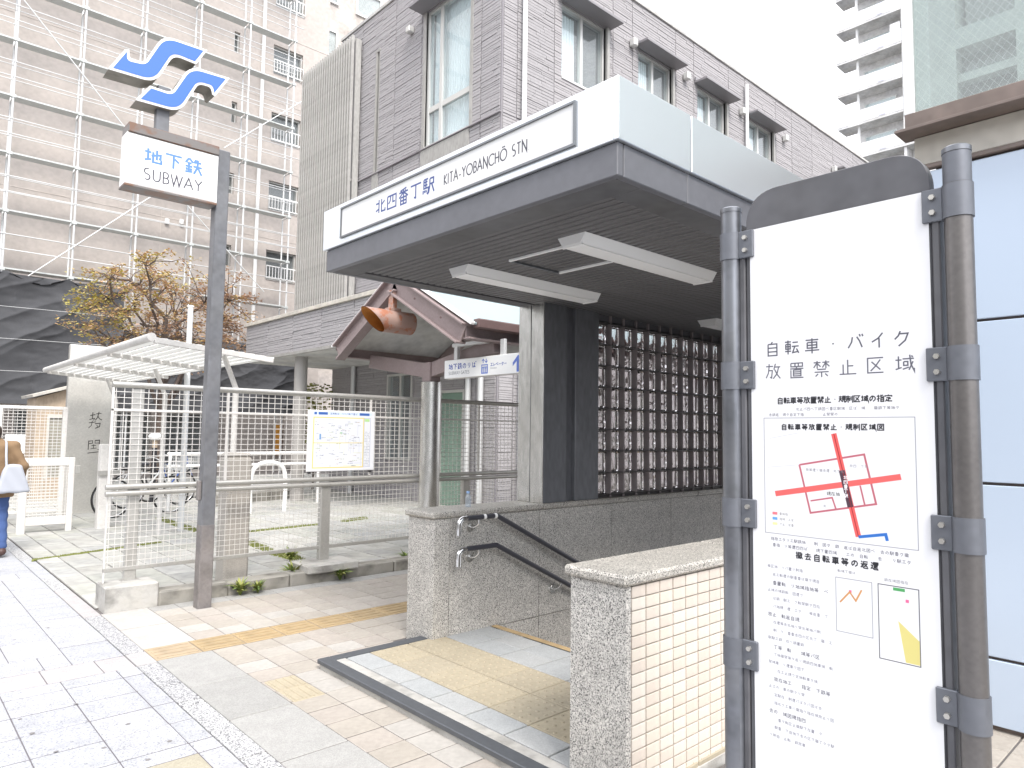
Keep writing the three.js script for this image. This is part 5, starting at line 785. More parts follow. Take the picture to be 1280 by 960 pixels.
// ================================================================== SCAFFOLDED BUILDING
{
  const t = thing('apartment_block', 'beige rendered apartment block behind the scaffolding', 'building'), z = -25.7, x0 = -8, x1 = onZ(412, 30, z).x, top = 26;
  const wins = []; for (let f = 0; f < 9; f++) { const y = 7.3 + f * 2.72; wins.push([onZ(341, 100, z).x, onZ(378, 100, z).x, y, y + 1.15, 'big']); wins.push([onZ(293, 50, z).x, onZ(300, 50, z).x, y + 0.25, y + 1.05, 'small']); }
  for (let i = 0; i < 5; i++) wins.push([-1 + i * 2.1, 0.7 + i * 2.1, 0.1, 2.1, 'shop']);
  const us = [...new Set([x0, x1, ...wins.flatMap((q) => [q[0], q[1]])])].sort((a, b) => a - b), wall = new MB();
  for (let i = 0; i < us.length - 1; i++) { const m = (us[i] + us[i + 1]) / 2; let v = -0.05; for (const q of wins.filter((k) => k[0] < m && k[1] > m).sort((a, b) => a[2] - b[2])) { wall.box(us[i], us[i + 1], v, q[2], z - 0.3, z); v = q[3]; } wall.box(us[i], us[i + 1], v, top, z - 0.3, z); }
  wall.box(x0, x1, -0.05, top, z - 5, z - 4.7).box(x1 - 0.3, x1, -0.05, top, z - 4.7, z - 0.3).box(x0, x0 + 0.3, -0.05, top, z - 4.7, z - 0.3); for (let f = 0; f < 8; f++) wall.box(x0 + 0.3, x1 - 0.3, 6.5 + f * 2.72, 6.7 + f * 2.72, z - 4.7, z - 0.3); wall.box(x0 + 0.3, x1 - 0.3, 2.6, 2.8, z - 4.7, z - 0.3); wall.build('wall', M.stucco, t); new MB().box(x0 + 0.3, x1 - 0.3, top - 0.3, top - 0.01, z - 4.7, z - 0.3).build('roof', M.concrete, t);
  for (const [a, b, c, d, k] of wins) { const w = new MB().box(a, b, c, c + 0.05, z - 0.25, z - 0.1, 0).box(a, b, d - 0.05, d, z - 0.25, z - 0.1).box(a, a + 0.05, c + 0.05, d - 0.05, z - 0.25, z - 0.1).box(b - 0.05, b, c + 0.05, d - 0.05, z - 0.25, z - 0.1).build('window', M.frame_alu, t); new MB().box(a + 0.05, b - 0.05, c + 0.05, d - 0.05, z - 0.24, z - 0.22).build('pane', M.window_glass, w); if (k === 'big') { const rl = new MB(); rl.box(a, b, c + 0.5, c + 0.54, z + 0.05, z + 0.08).box(a, b, c + 0.04, c + 0.08, z + 0.05, z + 0.08); for (let x = a; x < b; x += 0.12) rl.box(x, x + 0.02, c + 0.08, c + 0.5, z + 0.055, z + 0.075); rl.build('railing', M.white_rail, w); } }
  for (const x of [-1.2, 1.6, 4.3, 7.0]) new MB().box(x, x + 0.012, 6.2, top, z, z + 0.006).build('wall_joint', M.stucco_pale, t);
  for (let y = 8.9; y < 24; y += 2.72) new MB().box(x0, x1, y - 0.02, y, z, z + 0.012).build('floor_line', M.stucco_pale, t);
  new MB().box(onZ(325, 100, z).x, onZ(329, 100, z).x, 3, top, z + 0.02, z + 0.12, 0.02).build('drain_pipe', M.white_rail, t);
  for (const [px, py] of [[208, 277], [226, 278]]) { const p = onZ(px, py, z); new MB().box(p.x - 0.07, p.x + 0.07, p.y - 0.09, p.y + 0.09, z, z + 0.12, 0.02).build('vent_cap', M.white_rail, t); }
  // ground floor front seen through the fence
  new MB().box(onZ(353, 540, z).x, onZ(371, 540, z).x, 0.1, 2.2, z + 0.06, z + 0.12).build('white_shutter', M.stucco_pale, t); new MB().box(onZ(341, 540, z).x, onZ(351, 540, z).x, 0.6, 1.75, z + 0.06, z + 0.12).build('orange_banner', M.orange_cloth, t);
}
{
  const t = thing('scaffold', 'galvanised steel scaffold with walk boards and rails covering the apartment block', 'scaffold'), zo = -24.2, zi = -24.75, lift = 1.69, yb = 6.1, x0 = -3.1, nS = 9, bay = 1.69, top = yb + lift * 8;
  const X = (i) => 2.5 - 3.38 + bay * i - 1.69;
  for (let i = 0; i < nS; i++) for (const z of [zo, zi]) { const x = X(i); if (x > 11.4) continue; new MB().rod(V(x, 0, z), V(x, top, z), 0.03, 0.03, 8).build('standard', M.galv, t); }
  const xl = X(0) - 0.3, xr = X(nS - 1) - 1.4 + 1.69;
  for (let k = 0; k < 9; k++) {
    const y = yb + k * lift;
    for (let i = 0; i < nS - 1; i++) new MB().box(X(i) + 0.05, X(i + 1) - 0.05, y - 0.05, y, zi + 0.08, zo - 0.08, 0.006).build('walk_board', M.deck, t);
    if (k < 8) for (const [h, z] of [[0.5, zo], [0.95, zo], [0.62, zi], [1.07, zi]]) new MB().rod(V(xl, y + h, z + 0.035), V(xr, y + h, z + 0.035), 0.014, 0.014, 6).build('guard_rail', M.galv, t);
    for (let i = 0; i < nS; i++) { new MB().rod(V(X(i), y - 0.07, zi), V(X(i), y - 0.07, zo), 0.022, 0.022, 6).build('transom', M.galv, t); new MB().box(X(i) - 0.07, X(i) + 0.07, y - 0.12, y - 0.02, zo - 0.05, zo + 0.05, 0.01).build('coupler', M.deck, t); }
  }
  const br = (a, b) => { const p = onZ(...a, zo + 0.06), q = onZ(...b, zo + 0.06); new MB().rod(p, q, 0.018, 0.018, 6).build('brace', M.galv, t); };
  br([30, 0], [155, 158]); br([20, 355], [190, 245]); br([230, 252], [330, 365]); br([280, 185], [380, 125]);
}
{ // dark dust sheet round the foot of the scaffold
  const mk = (name, label, x0, x1, y0, y1, z, seed) => { const nu = 200, nv = 90, g = new THREE.PlaneGeometry(x1 - x0, y1 - y0, nu, nv), p = g.attributes.position; for (let i = 0; i < p.count; i++) { const x = p.getX(i), y = p.getY(i), u = x / (x1 - x0) + 0.5, v = y / (y1 - y0) + 0.5; const fold = (a, n, k) => { const q = a + 1.6 * fbm(u, v, 4, seed + n, 3); return k * (1 - Math.abs(Math.sin(q)) ** 0.55); }; const w = fold(x * 1.1 - y * 1.5, 1, 0.15) * (0.4 + fbm(u, v, 4, seed + 9, 2)) + fold(x * 2.7 + y * 0.7, 2, 0.16) * fbm(u, v, 5, seed + 11, 2) + fold(y * 3.4 - x * 1.6, 4, 0.14) * fbm(u, v, 6, seed + 15, 2) + 0.1 * (fbm(u, v, 9, seed + 5) - 0.5); p.setZ(i, w); p.setY(i, y - (v > 0.98 ? 0.25 * Math.abs(Math.sin(u * Math.PI * 6)) : 0)); } g.translate((x0 + x1) / 2, (y0 + y1) / 2, z); g.computeVertexNormals(); const o = put(name, boxUV(soup(g)), M.tarp, scene); return tag(o, label, 'tarpaulin', 'dark sheets hung on the scaffold foot'); };
  const rope = thing('tie_rope', 'thin pale ropes holding the dust sheet to the scaffold', 'rope'); for (const y of [3.1, 4.0, 4.9]) new MB().rod(V(-3.5, y - 0.1, -23.72), V(5.5, y + 0.05, -23.72), 0.006, 0.006, 5).build('rope', M.galv, rope);
  mk('dust_sheet', 'creased dark grey dust sheet hung low on the scaffold beside the tree', -3.5, 5.6, 2.2, 5.95, -24.0, 61);
  mk('dust_sheet', 'creased dark grey dust sheet on the scaffold behind the porch column', 5.6, 11.5, 2.1, 4.6, -24.0, 71);
}
{ // pale block behind, with windows
  const t = thing('pale_tower_block', 'pale concrete tower block rising behind the scaffolded block', 'building'), z = -31, x0 = 12.6, x1 = 22, top = 26; new MB().box(x0, x1, -0.05, top, z - 8, z, 0).build('wall', M.stucco_pale, t); new MB().box(x0 + 1.1, x0 + 1.5, 10, top, z, z + 0.4).build('dark_pier', M.hood, t);
  for (let f = 0; f < 5; f++) for (const x of [x0 + 2.1, x0 + 4.6]) { const y = 14.6 + f * 2.8, w = new MB().box(x, x + 1.5, y, y + 0.08, z, z + 0.1).box(x, x + 1.5, y + 1.3, y + 1.38, z, z + 0.1).box(x, x + 0.08, y + 0.08, y + 1.3, z, z + 0.1).box(x + 1.42, x + 1.5, y + 0.08, y + 1.3, z, z + 0.1).build('window', M.white_rail, t); new MB().box(x + 0.08, x + 1.42, y + 0.08, y + 1.3, z + 0.01, z + 0.03).build('pane', M.window_glass, w); }
  for (let f = 0; f < 6; f++) { const y = 13.8 + f * 2.8; new MB().box(x0 - 1.2, x0 + 1.05, y, y + 1.05, z + 0.5, z + 0.62).build('balcony', M.tower, t); new MB().box(x0 - 1.2, x0 + 1.05, y - 0.14, y, z - 0.2, z + 0.62).build('balcony_slab', M.tower, t); }
}
// ================================================================== FAR WHITE TOWER
{
  const t = thing('white_apartment_tower', 'white apartment tower with stacked balconies far behind the station', 'building'), X = 61, z0 = onX(1047, 150, X).z, z1 = z0 + 22, fh = 2.93, yref = onX(1047, 42.6, X).y;
  new MB().box(X + 1.6, X + 14, -0.05, yref + fh * 5, z0 + 1.2, z1, 0).build('body', M.tower, t);
  for (let k = -12; k < 5; k++) {
    const y = yref + k * fh; if (y < 3) continue;
    new MB().box(X, X + 1.8, y, y + 0.22, z0, z1, 0).build('balcony_slab', M.tower, t);
    new MB().box(X - 0.02, X + 0.1, y + 0.2, y + 1.25, z0 - 0.02, z1, 0).build('balcony_front', M.white_rail, t); new MB().box(X + 0.1, X + 1.7, y + 0.22, y + 1.25, z0, z0 + 0.1, 0).build('balcony_side', M.white_rail, t);
    for (let z = z0 + 3.1; z < z0 + 9; z += 4.1) { const w = new MB().box(X + 1.5, X + 1.58, y + 0.25, y + 2.3, z - 1.4, z + 1.2).build('window', M.frame_alu, t); new MB().box(X + 1.46, X + 1.49, y + 0.3, y + 2.2, z - 1.3, z + 1.1).build('pane', M.window_glass, w); }
    new MB().box(X + 0.2, X + 1.5, y + 0.2, y + fh, z0 + 5.2, z0 + 5.4, 0).build('fin', M.tower, t); new MB().rod(V(X + 0.5, y, z0 + 1.6), V(X + 0.5, y + fh, z0 + 1.6), 0.12, 0.12, 8).build('drain_pipe', M.white_rail, t);
    new MB().box(X - 0.05, X - 0.021, y + 0.25, y + 1.22, z0 + 3.4, z0 + 3.9, 0).build('screen_panel', mat('lavender_panel', [0.6, 0.6, 0.72]), t);
  }
  new MB().box(X + 0.3, X + 0.9, yref + fh * -1 + 1.4, yref + fh * -1 + 2.1, z0 + 4.3, z0 + 5.1, 0.02).build('air_conditioner', M.white_rail, t);
}
// ================================================================== BLUE PANELLED BUILDING
{
  const t = thing('blue_panel_building', 'building with glossy pale blue panels, brown ledge and wired glass above', 'building'), X = 4.5, z0 = -1.36, z1 = 4.2, ys = [0.02, 0.38, 1.31, 2.21, 3.13];
  new MB().box(X + 0.03, X + 6, -0.05, 3.45, z0 + 0.1, z1, 0).build('core', M.ledge_brown, t);
  for (let j = 0; j < 4; j++) for (let i = 0; i < 4; i++) new MB().box(X, X + 0.025, ys[j] + 0.008, ys[j + 1] - 0.008, z0 + 0.02 + i * 1.4 + (i ? 0.006 : 0), z0 + 0.02 + (i + 1) * 1.4 - 0.006, 0.004).build('blue_panel', M.blue_panel, t);
  new MB().box(X - 0.02, X + 0.03, 3.135, 3.16, z0, z1, 0.003).build('trim', M.ledge_brown, t); new MB().box(X - 0.01, X + 0.03, 3.163, 3.335, z0, z1, 0.003).build('cream_band', M.cream, t);
  new MB().box(X - 0.16, X + 0.03, 3.338, 3.355, z0 - 0.06, z1, 0.002).box(X - 0.1, X + 0.03, 3.358, 3.46, z0 - 0.02, z1, 0.004).build('ledge', M.ledge_brown, t);
  const ytop = 7.5; new MB().box(X - 0.075, X - 0.065, 3.46, ytop, z0 + 0.03, z1, 0).build('wired_glass', M.screen_glass, t); new MB().box(X - 0.07, X + 0.28, 3.46, ytop, z0 + 0.0, z0 + 0.012, 0).build('wired_glass', M.screen_glass, t);
  const w = new MB(); for (let k = -90; k < 160; k++) for (const s of [-1, 1]) { const za = z0 + k * 0.042, h = ytop - 3.46, a = V(X - 0.06, 3.46, za), b = V(X - 0.06, ytop, za + s * h * 0.72); const clip = (p, q) => { const lo = z0 + 0.04, hi = 1.2; let u0 = 0, u1 = 1; const d = q.z - p.z; const ta = (lo - p.z) / d, tb = (hi - p.z) / d; u0 = Math.max(u0, Math.min(ta, tb)); u1 = Math.min(u1, Math.max(ta, tb)); return u0 < u1 ? [p.clone().lerp(q, u0), p.clone().lerp(q, u1)] : null; }; const c = clip(a, b); if (c) w.add(rod(c[0], c[1], 0.0009, 0.0009, 4)); } w.build('wire_net', M.screen_wire, t, { kind: 'stuff' });
  new MB().box(X - 0.09, X - 0.05, 3.46, ytop, z0 - 0.03, z0 + 0.03, 0.004).build('glass_post', M.galv, t);
  // wall with openings seen through the glass
  const xw = X + 0.3, k = xw, holes = [[onX(1196, 100, k).z, onX(1272, 100, k).z, onX(1235, 114, k).y, onX(1235, 48, k).y], [onX(1200, 10, k).z, onX(1268, 10, k).z, onX(1235, 22, k).y, onX(1235, 22, k).y + 0.6]];
  const wl = new MB(); const zs2 = [z0 - 0.08, holes[0][0], holes[0][1], 3]; wl.box(xw, xw + 0.2, 3.46, ytop, zs2[0], zs2[1]).box(xw, xw + 0.2, 3.46, ytop, zs2[2], zs2[3]); let v = 3.46; for (const q of holes) { wl.box(xw, xw + 0.2, v, q[2], zs2[1], zs2[2]); v = q[3]; } wl.box(xw, xw + 0.2, v, ytop, zs2[1], zs2[2]).build('inner_wall', M.green_wall, t);
  for (const q of holes) new MB().box(xw + 0.12, xw + 0.14, q[2], q[3], q[0], q[1]).build('inner_window', M.window_glass, t); { const q = holes[0], m = q[2] + (q[3] - q[2]) * 0.36; new MB().box(xw + 0.02, xw + 0.1, m, m + 0.05, q[0], q[1]).build('window_rail', M.green_wall, t); }
  new MB().box(X + 2.5, X + 2.6, 3.46, ytop, z0, 3, 0).box(xw + 0.2, X + 2.5, 3.46, ytop, z0 - 0.08, z0, 0).box(xw + 0.2, X + 2.5, 3.46, ytop, 2.9, 3, 0).box(X - 0.02, xw + 0.2, ytop - 0.1, ytop - 0.002, z0 - 0.08, 3, 0).build('back_wall', M.green_wall, t); new MB().box(X + 0.02, X + 6, ytop, ytop + 0.15, z0, z1, 0).build('roof', M.concrete, t);
}

// ================================================================== TREE, WEEDS, MOSS
{
  const t = thing('young_maple_tree', 'young tree with thin orange and yellow spring leaves before the scaffold', 'tree'), r = mulberry(515), zt = -18.5, base = onZ(197, 560, zt), tips = [];
  const tr = new MB(), cx = base.x, lo = onZ(82, 420, zt).x, hi = onZ(318, 420, zt).x, mid = (lo + hi) / 2;
  const limb = (a, b, ra, rb, n, wob) => { const pts = [a.clone()]; for (let i = 1; i <= n; i++) pts.push(a.clone().lerp(b, i / n).add(i < n ? V((r() - 0.5) * wob, (r() - 0.3) * wob * 0.6 + Math.sin(i / n * Math.PI) * wob * 0.5, (r() - 0.5) * wob) : V(0, 0, 0))); for (let i = 0; i < n; i++) tr.rod(pts[i], pts[i + 1], ra + (rb - ra) * i / n, ra + (rb - ra) * (i + 1) / n, ra > 0.03 ? 8 : 4); return pts; };
  const stem = limb(V(cx, -0.05, zt), V(cx + 0.05, 4.3, zt), 0.11, 0.06, 7, 0.12), top = stem[7];
  const mains = []; for (let i = 0; i < 13; i++) { const az = i * 2.4 + r() * 0.5, k = 0.35 + 0.65 * r(), tx = mid + Math.cos(az) * (hi - lo) * 0.36 * (0.6 + 0.4 * r()), ty = 3.3 + r() * 2.1, tz = zt + Math.sin(az) * 1.5; mains.push(limb(stem[3 + Math.floor(r() * 4.9)], V(tx, ty, tz), 0.05, 0.018, 6, 0.3)); }
  const nodes = [...stem.slice(4), ...mains.flatMap((m) => m.slice(1))];
  for (let i = 0; i < 330; i++) { // twigs reaching through an uneven crown
    const az = r() * 6.28, q = Math.sqrt(r()), lx = Math.cos(az) * q * (hi - lo) * 0.52, e = V(mid + lx, 4.25 + (r() * 2 - 1) * 1.5 * Math.sqrt(Math.max(0.08, 1 - q * q * Math.cos(az) ** 2)) + (r() < 0.06 ? 0.5 : 0), zt + Math.sin(az) * q * 1.6); if (e.y < 2.9) continue;
    const f = nodes.reduce((b, n) => (n.distanceTo(e) + r() * 0.3 < b.distanceTo(e) ? n : b), nodes[0]), tw = limb(f, e, 0.013, 0.004, 4, 0.14); for (let k = 2; k < 5; k++) tips.push(tw[k].clone());
  }
  tr.build('trunk', M.bark, t);
  const sets = [[], [], [], []]; const lg = new THREE.PlaneGeometry(1, 0.62); const m4 = new THREE.Matrix4(), e = new THREE.Euler(), qn = new THREE.Quaternion();
  for (const p of tips) { const n = 6 + Math.floor(r() * 12), warm = 0.1 + (p.x - lo) / (hi - lo) * 0.45 + 0.75 * fbm(((p.x + 40) / 3) % 1, ((p.y + 40) / 2) % 1, 4, 9, 3) + (r() - 0.5) * 0.3 - (p.y - 3.8) * 0.06; for (let i = 0; i < n; i++) { e.set(r() * 1.2 - 0.6 + Math.PI / 2, r() * 1.2 - 0.6, r() * 6.3); const s = 0.03 + r() * 0.05; m4.compose(V(p.x + (r() - 0.5) * 0.34, p.y + (r() - 0.5) * 0.14, p.z + (r() - 0.5) * 0.34), qn.setFromEuler(e), V(s, s, s)); sets[warm < 0.36 ? 0 : warm < 0.5 ? (r() < 0.5 ? 0 : 1) : warm < 0.68 ? (r() < 0.5 ? 1 : 2) : (r() < 0.5 ? 2 : 3)].push(soup(lg.clone().applyMatrix4(m4))); } }
  const cr = [[0.46, 0.4, 0.08], [0.5, 0.36, 0.12], [0.5, 0.3, 0.15], [0.44, 0.29, 0.21]]; const crown = new THREE.Group(); crown.name = 'crown'; t.add(crown); sets.forEach((s, i) => s.length && put('leaves', mergeGeometries(s), mat('maple_leaf_' + i, cr[i], { physical: true, transmission: 0.3, roughness: 0.9, side: THREE.DoubleSide }), crown, { kind: 'stuff' }));
}
const leafMats = [[0.2, 0.27, 0.05], [0.29, 0.31, 0.09], [0.15, 0.22, 0.05]].map((c, i) => mat('weed_leaf_' + i, c, { side: THREE.DoubleSide, roughness: 0.7 }));
function weed(label, px, py, y, h, n, k) {
  const p = onY(px, py, y), t = thing('weed', label, 'weed', 'weeds along the fence kerb', [p.x, y, p.z]), r = mulberry(px * 3 + py), L = [[], []];
  for (let i = 0; i < n; i++) { const az = r() * 6.28, lean = 0.3 + r() * 0.9, l = h * (0.5 + 0.6 * r()), w = h * 0.075 * (0.6 + r()), P = [], seg = 4; const at = (u) => V(Math.cos(az) * Math.sin(lean * u) * l * u, Math.cos(lean * u) * l * u, Math.sin(az) * Math.sin(lean * u) * l * u), sd = V(-Math.sin(az), 0, Math.cos(az)); for (let s = 0; s < seg; s++) { const a = at(s / seg), b = at((s + 1) / seg), wa = w * Math.sin(Math.PI * (0.12 + 0.86 * s / seg)), wb = w * Math.sin(Math.PI * (0.12 + 0.86 * (s + 1) / seg)); const q = [a.clone().addScaledVector(sd, wa), a.clone().addScaledVector(sd, -wa), b.clone().addScaledVector(sd, wb), b.clone().addScaledVector(sd, -wb)]; for (const v of [q[0], q[1], q[2], q[2], q[1], q[3]]) P.push(v.x, v.y, v.z); } const g = new THREE.BufferGeometry(); g.setAttribute('position', new THREE.Float32BufferAttribute(P, 3)); g.computeVertexNormals(); L[r() < 0.6 ? 0 : 1].push(boxUV(g)); }
  L.forEach((s, i) => s.length && put('leaves', mergeGeometries(s), leafMats[(k + i) % 3], t));
}
weed('pale weed tuft at the kerb foot beside the mast', 300, 744, 0, 0.17, 70, 1); weed('small bright green weed at the kerb foot near the beige post', 322, 741, 0, 0.14, 70, 1); weed('large leafy weed spilling over the kerb before the second footing', 366, 727, 0, 0.22, 80, 1); weed('upright yellow-green weed on the path below the second footing', 425, 725, 0, 0.19, 60, 1); weed('leafy weed on the kerb top behind the second footing', 363, 702, 0.12, 0.18, 60, 0); weed('dark weed in the corner of kerb and granite wall', 506, 702, 0.02, 0.16, 26, 2);
{ // moss and grass in the plaza joints
  const L = [], r = mulberry(77); const strip = (a, b, n, w, h) => { const p = onY(...a, 0.02), q = onY(...b, 0.02); for (let i = 0; i < n; i++) { const k = r(), x = p.x + (q.x - p.x) * k + (r() - 0.5) * w, z = p.z + (q.z - p.z) * k + (r() - 0.5) * w, g = new THREE.ConeGeometry(0.006 + r() * 0.012, h * (0.4 + r()), 4); g.rotateX((r() - 0.5) * 0.9); g.rotateZ((r() - 0.5) * 0.9); g.translate(x, 0.02 + h * 0.2, z); L.push(soup(g)); } };
  strip([42, 700], [200, 678], 700, 0.035, 0.025); strip([197, 648], [247, 664], 420, 0.16, 0.045); strip([310, 665], [405, 655], 500, 0.07, 0.04); strip([430, 652], [456, 648], 220, 0.14, 0.06); strip([310, 678], [335, 688], 260, 0.14, 0.05); strip([345, 692], [372, 700], 260, 0.16, 0.06);
  put('joint_moss', mergeGeometries(L), mat('moss', [0.17, 0.19, 0.05]), scene, { kind: 'stuff', label: 'green moss and grass growing in the plaza joints', category: 'moss' });
}

// ================================================================== PERSON WITH BAG
function blob(size, lo, hi, sdf) { // mesh of the surface sdf = 0 in the cube lo..hi
  const mc = new MarchingCubes(size, new THREE.MeshStandardMaterial(), false, false, 120000); mc.isolation = 0; const half = size / 2, c = lo.clone().add(hi).multiplyScalar(0.5), s = (hi.x - lo.x) / 2, p = V();
  for (let k = 0; k < size; k++) for (let j = 0; j < size; j++) for (let i = 0; i < size; i++) { p.set(c.x + (i - half) / half * s, c.y + (j - half) / half * s, c.z + (k - half) / half * s); mc.field[i + j * size + k * size * size] = -sdf(p); }
  mc.update(); const n = mc.count; const g = new THREE.BufferGeometry(), P = new Float32Array(n * 3); for (let i = 0; i < n; i++) { P[i * 3] = c.x + mc.positionArray[i * 3] * s; P[i * 3 + 1] = c.y + mc.positionArray[i * 3 + 1] * s; P[i * 3 + 2] = c.z + mc.positionArray[i * 3 + 2] * s; }
  g.setAttribute('position', new THREE.BufferAttribute(P, 3)); g.setAttribute('normal', new THREE.BufferAttribute(mc.normalArray.slice(0, n * 3), 3)); return boxUV(g);
}
const cap = (p, a, b, ra, rb) => { const d = b.clone().sub(a), h = Math.min(1, Math.max(0, p.clone().sub(a).dot(d) / d.lengthSq())); return p.distanceTo(a.clone().addScaledVector(d, h)) - (ra + (rb - ra) * h); };
const smin = (a, b, k) => { const h = Math.max(0, k - Math.abs(a - b)) / k; return Math.min(a, b) - h * h * k * 0.25; };
{
  const t = thing('person', 'person in brown coat and blue jeans walking past the gate with a white bag', 'person', undefined, [1.13, 0, -10.42], 0.1);
  const sh = [V(-0.17, 1.3, 0), V(0.17, 1.3, 0)], el = [V(-0.25, 1.05, 0.03), V(0.27, 1.06, 0.06)], wr = [V(-0.22, 0.84, -0.1), V(0.3, 0.88, -0.14)], hip = [V(-0.085, 0.84, 0), V(0.085, 0.84, 0)], kn = [V(-0.09, 0.46, -0.12), V(0.09, 0.46, 0.02)], an = [V(-0.09, 0.09, -0.08), V(0.08, 0.1, 0.17)];
  const head = V(-0.03, 1.47, -0.03), lo = V(-0.85, -0.05, -0.85), hi = V(0.85, 1.65, 0.85);
  const hands = (p) => { let d = 9; wr.forEach((w, i) => { const f = w.clone().sub(el[i]).normalize(); const pa = w.clone().addScaledVector(f, 0.05); d = Math.min(d, cap(p, w, pa, 0.027, 0.032)); for (let k = 0; k < 4; k++) { const b = pa.clone().addScaledVector(f, 0.02).add(V((k - 1.5) * 0.017, 0, 0)), m = b.clone().addScaledVector(f, 0.035).add(V(0, -0.01, 0)); d = Math.min(d, cap(p, b, m, 0.0095, 0.009), cap(p, m, m.clone().add(V(0, -0.03, 0.008)), 0.009, 0.0075)); } d = Math.min(d, cap(p, w.clone().addScaledVector(f, 0.02).add(V(-0.025, 0, 0)), w.clone().addScaledVector(f, 0.06).add(V(-0.045, -0.01, 0)), 0.011, 0.009)); }); return d; };
  const body = (p) => { let d = cap(p, V(0, 0.86, 0), V(0, 1.26, -0.01), 0.12, 0.12); d = smin(d, cap(p, V(0, 1.26, 0), V(-0.02, 1.4, -0.02), 0.06, 0.05), 0.05); const q = p.clone().sub(head); d = smin(d, Math.hypot(q.x / 0.075, q.y / 0.105, q.z / 0.09) * 0.085 - 0.085, 0.03); d = Math.min(d, Math.hypot(p.x - head.x, (p.y - head.y + 0.01) * 1.0, p.z - head.z + 0.095) - 0.014); for (const s of [-1, 1]) d = Math.min(d, Math.hypot((p.x - head.x - s * 0.077) * 2, p.y - head.y + 0.005, p.z - head.z) - 0.026); for (let i = 0; i < 2; i++) { d = smin(d, cap(p, sh[i], el[i], 0.048, 0.038), 0.04); d = smin(d, cap(p, el[i], wr[i], 0.038, 0.027), 0.02); d = smin(d, cap(p, hip[i], kn[i], 0.075, 0.052), 0.04); d = smin(d, cap(p, kn[i], an[i], 0.05, 0.034), 0.02); } return smin(d, hands(p), 0.012); };
  put('body', blob(150, lo, hi, body), mat('skin', [0.5, 0.32, 0.24], { roughness: 0.6 }), t);
  const coat = (p) => { const tor = (a, b, ra, rb) => { const q = p.clone(); q.z *= 1.35; q.x *= 0.86; const A = a.clone(), B = b.clone(); A.z *= 1.35; B.z *= 1.35; A.x *= 0.86; B.x *= 0.86; return cap(q, A, B, ra, rb); }; let d = tor(V(0, 0.76, 0), V(0, 1.24, 0), 0.185, 0.15); d = smin(d, cap(p, sh[0], sh[1], 0.07, 0.07), 0.06); for (let i = 0; i < 2; i++) { d = smin(d, cap(p, sh[i], el[i], 0.072, 0.06), 0.05); d = smin(d, cap(p, el[i], wr[i], 0.06, 0.05), 0.025); } d = smin(d, cap(p, V(0, 1.3, 0), V(-0.02, 1.38, -0.02), 0.085, 0.075), 0.03); d += 0.006 * Math.sin(p.y * 38 + p.x * 14) * Math.sin(p.x * 30 + p.z * 21); d = Math.max(d, 0.7 - p.y); const cutR = p.clone().sub(wr[1]).dot(wr[1].clone().sub(el[1]).normalize()), cutL = p.clone().sub(wr[0]).dot(wr[0].clone().sub(el[0]).normalize()); if (p.x > 0.2) d = Math.max(d, cutR); if (p.x < -0.18) d = Math.max(d, cutL); return d; };
  put('coat', blob(110, lo, hi, coat), mat('coat_cloth', [0.23, 0.15, 0.085], { roughness: 0.95, bumpMap: T.bumpFine, bumpScale: 0.002 }), t);
  const jeans = (p) => { let d = cap(p, V(0, 0.84, 0), V(0, 0.9, 0), 0.14, 0.14); for (let i = 0; i < 2; i++) { d = smin(d, cap(p, hip[i], kn[i], 0.092, 0.068), 0.03); d = smin(d, cap(p, kn[i], an[i].clone().add(V(0, 0.04, 0)), 0.068, 0.056), 0.02); } return d + 0.004 * Math.sin(p.y * 60 + p.z * 20); };
  put('jeans', blob(110, lo, hi, jeans), mat('denim', [0.045, 0.085, 0.22], { roughness: 0.9 }), t);
  const shoes = (p) => { let d = 9; an.forEach((a, i) => { const lift = i ? 0.06 : 0.035; d = Math.min(d, smin(cap(p, a.clone().add(V(0, -a.y + lift + 0.01, 0.04)), a.clone().add(V(0, -a.y + 0.035, -0.13)), 0.042, 0.036), cap(p, a.clone().add(V(0, -0.02, 0.01)), a, 0.045, 0.042), 0.03)); }); return Math.max(d, 0.002 - p.y); };
  put('shoes', blob(110, lo, hi, shoes), mat('shoe_leather', [0.07, 0.035, 0.03], { roughness: 0.5 }), t);
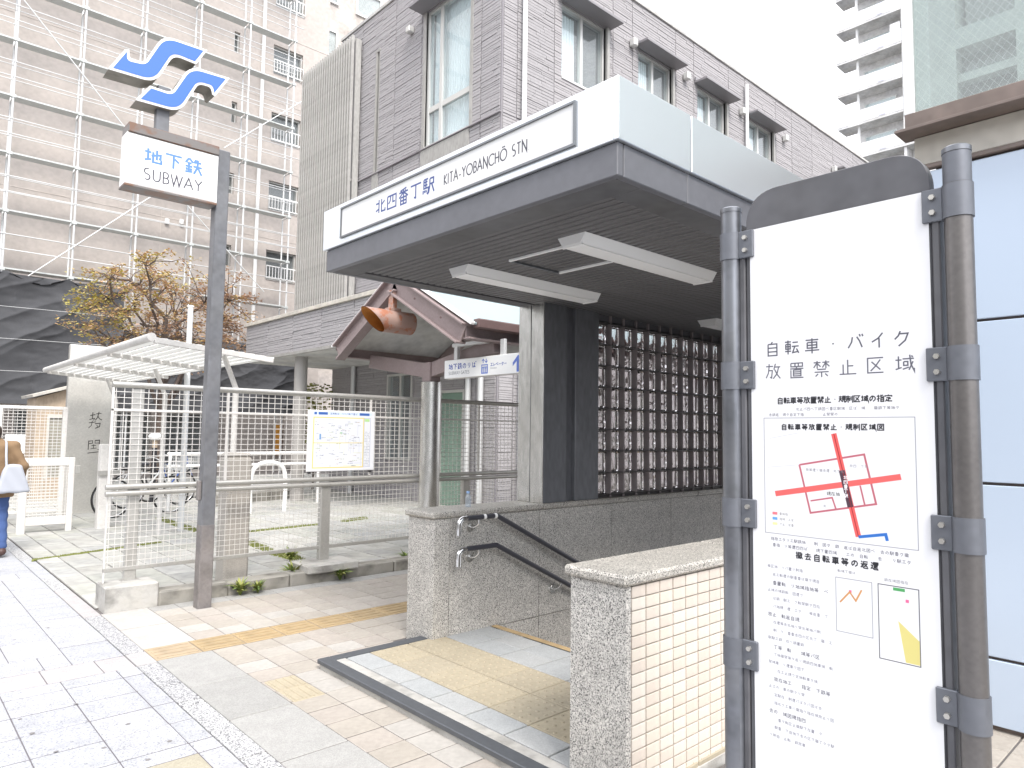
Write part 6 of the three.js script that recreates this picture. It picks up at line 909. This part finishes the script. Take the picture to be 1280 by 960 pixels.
  const hair = (p) => { const q = p.clone().sub(head); let d = Math.hypot(q.x / 0.087, (q.y - 0.012) / 0.11, (q.z - 0.015) / 0.1) * 0.095 - 0.095; d = smin(d, cap(p, head.clone().add(V(0, -0.02, 0.055)), head.clone().add(V(0, -0.1, 0.06)), 0.065, 0.05), 0.03); return Math.max(d, -(q.z + 0.05) - (q.y > 0.05 ? 0.06 : 0)); };
  put('hair', blob(110, lo, hi, hair), mat('hair', [0.03, 0.018, 0.012], { roughness: 0.6 }), t);
  // shoulder bag and wallet
  const b = thing('shoulder_bag', 'pale grey soft shoulder bag hanging on the brown coat', 'bag', undefined, [1.13, 0, -10.42], 0.1);
  const bag = (p) => { const q = p.clone().sub(V(0.12, 0.93, 0.235)); const k = Math.max(0, Math.min(1, (0.18 - q.y) / 0.36)); const w = 0.05 + 0.1 * k, x = Math.max(0, Math.abs(q.x - 0.02) - w), y = Math.max(0, Math.abs(q.y) - 0.14), z = Math.max(0, Math.abs(q.z) - 0.012 * (0.5 + k)); return Math.hypot(x, y, z) - 0.03 + 0.004 * Math.sin(q.x * 40 + q.y * 25); };
  put('bag_body', blob(110, lo, hi, bag), mat('bag_cloth', [0.4, 0.42, 0.47], { roughness: 0.9 }), b); new MB().tube([V(0.07, 1.08, 0.23), V(0.07, 1.2, 0.19), V(0.09, 1.36, 0.06), V(0.09, 1.385, 0), V(0.09, 1.34, -0.08), V(0.1, 1.16, -0.15)], 0.013, 8, 40).build('strap', M.bag_cloth, b);
  const wl = thing('wallet', 'small brown wallet held below the bag', 'wallet', undefined, [1.13, 0, -10.42], 0.1); new MB().box(0.2, 0.31, 0.74, 0.82, -0.2, -0.185, 0.004).build('cover', mat('wallet_leather', [0.18, 0.06, 0.04]), wl);
}
// ================================================================== BUILDING ACROSS THE STREET (mirrored in the glossy panels and steel)
{
  const t = thing('street_opposite_building', 'grey office block standing on the other side of the street', 'building'), X = -21; new MB().box(X - 8, X, -0.05, 11, -45, 24, 0).build('body', M.concrete, t); for (let f = 0; f < 3; f++) for (let i = 0; i < 19; i++) { const z = -43 + i * 3.5, y = 1 + f * 3.1; new MB().box(X, X + 0.04, y, y + 1.7, z, z + 2.4).build('window', M.window_glass, t); }
}
scene.traverse((o) => { if (o.isMesh) { o.castShadow = true; o.receiveShadow = true; } });
renderer.render(scene, camera);
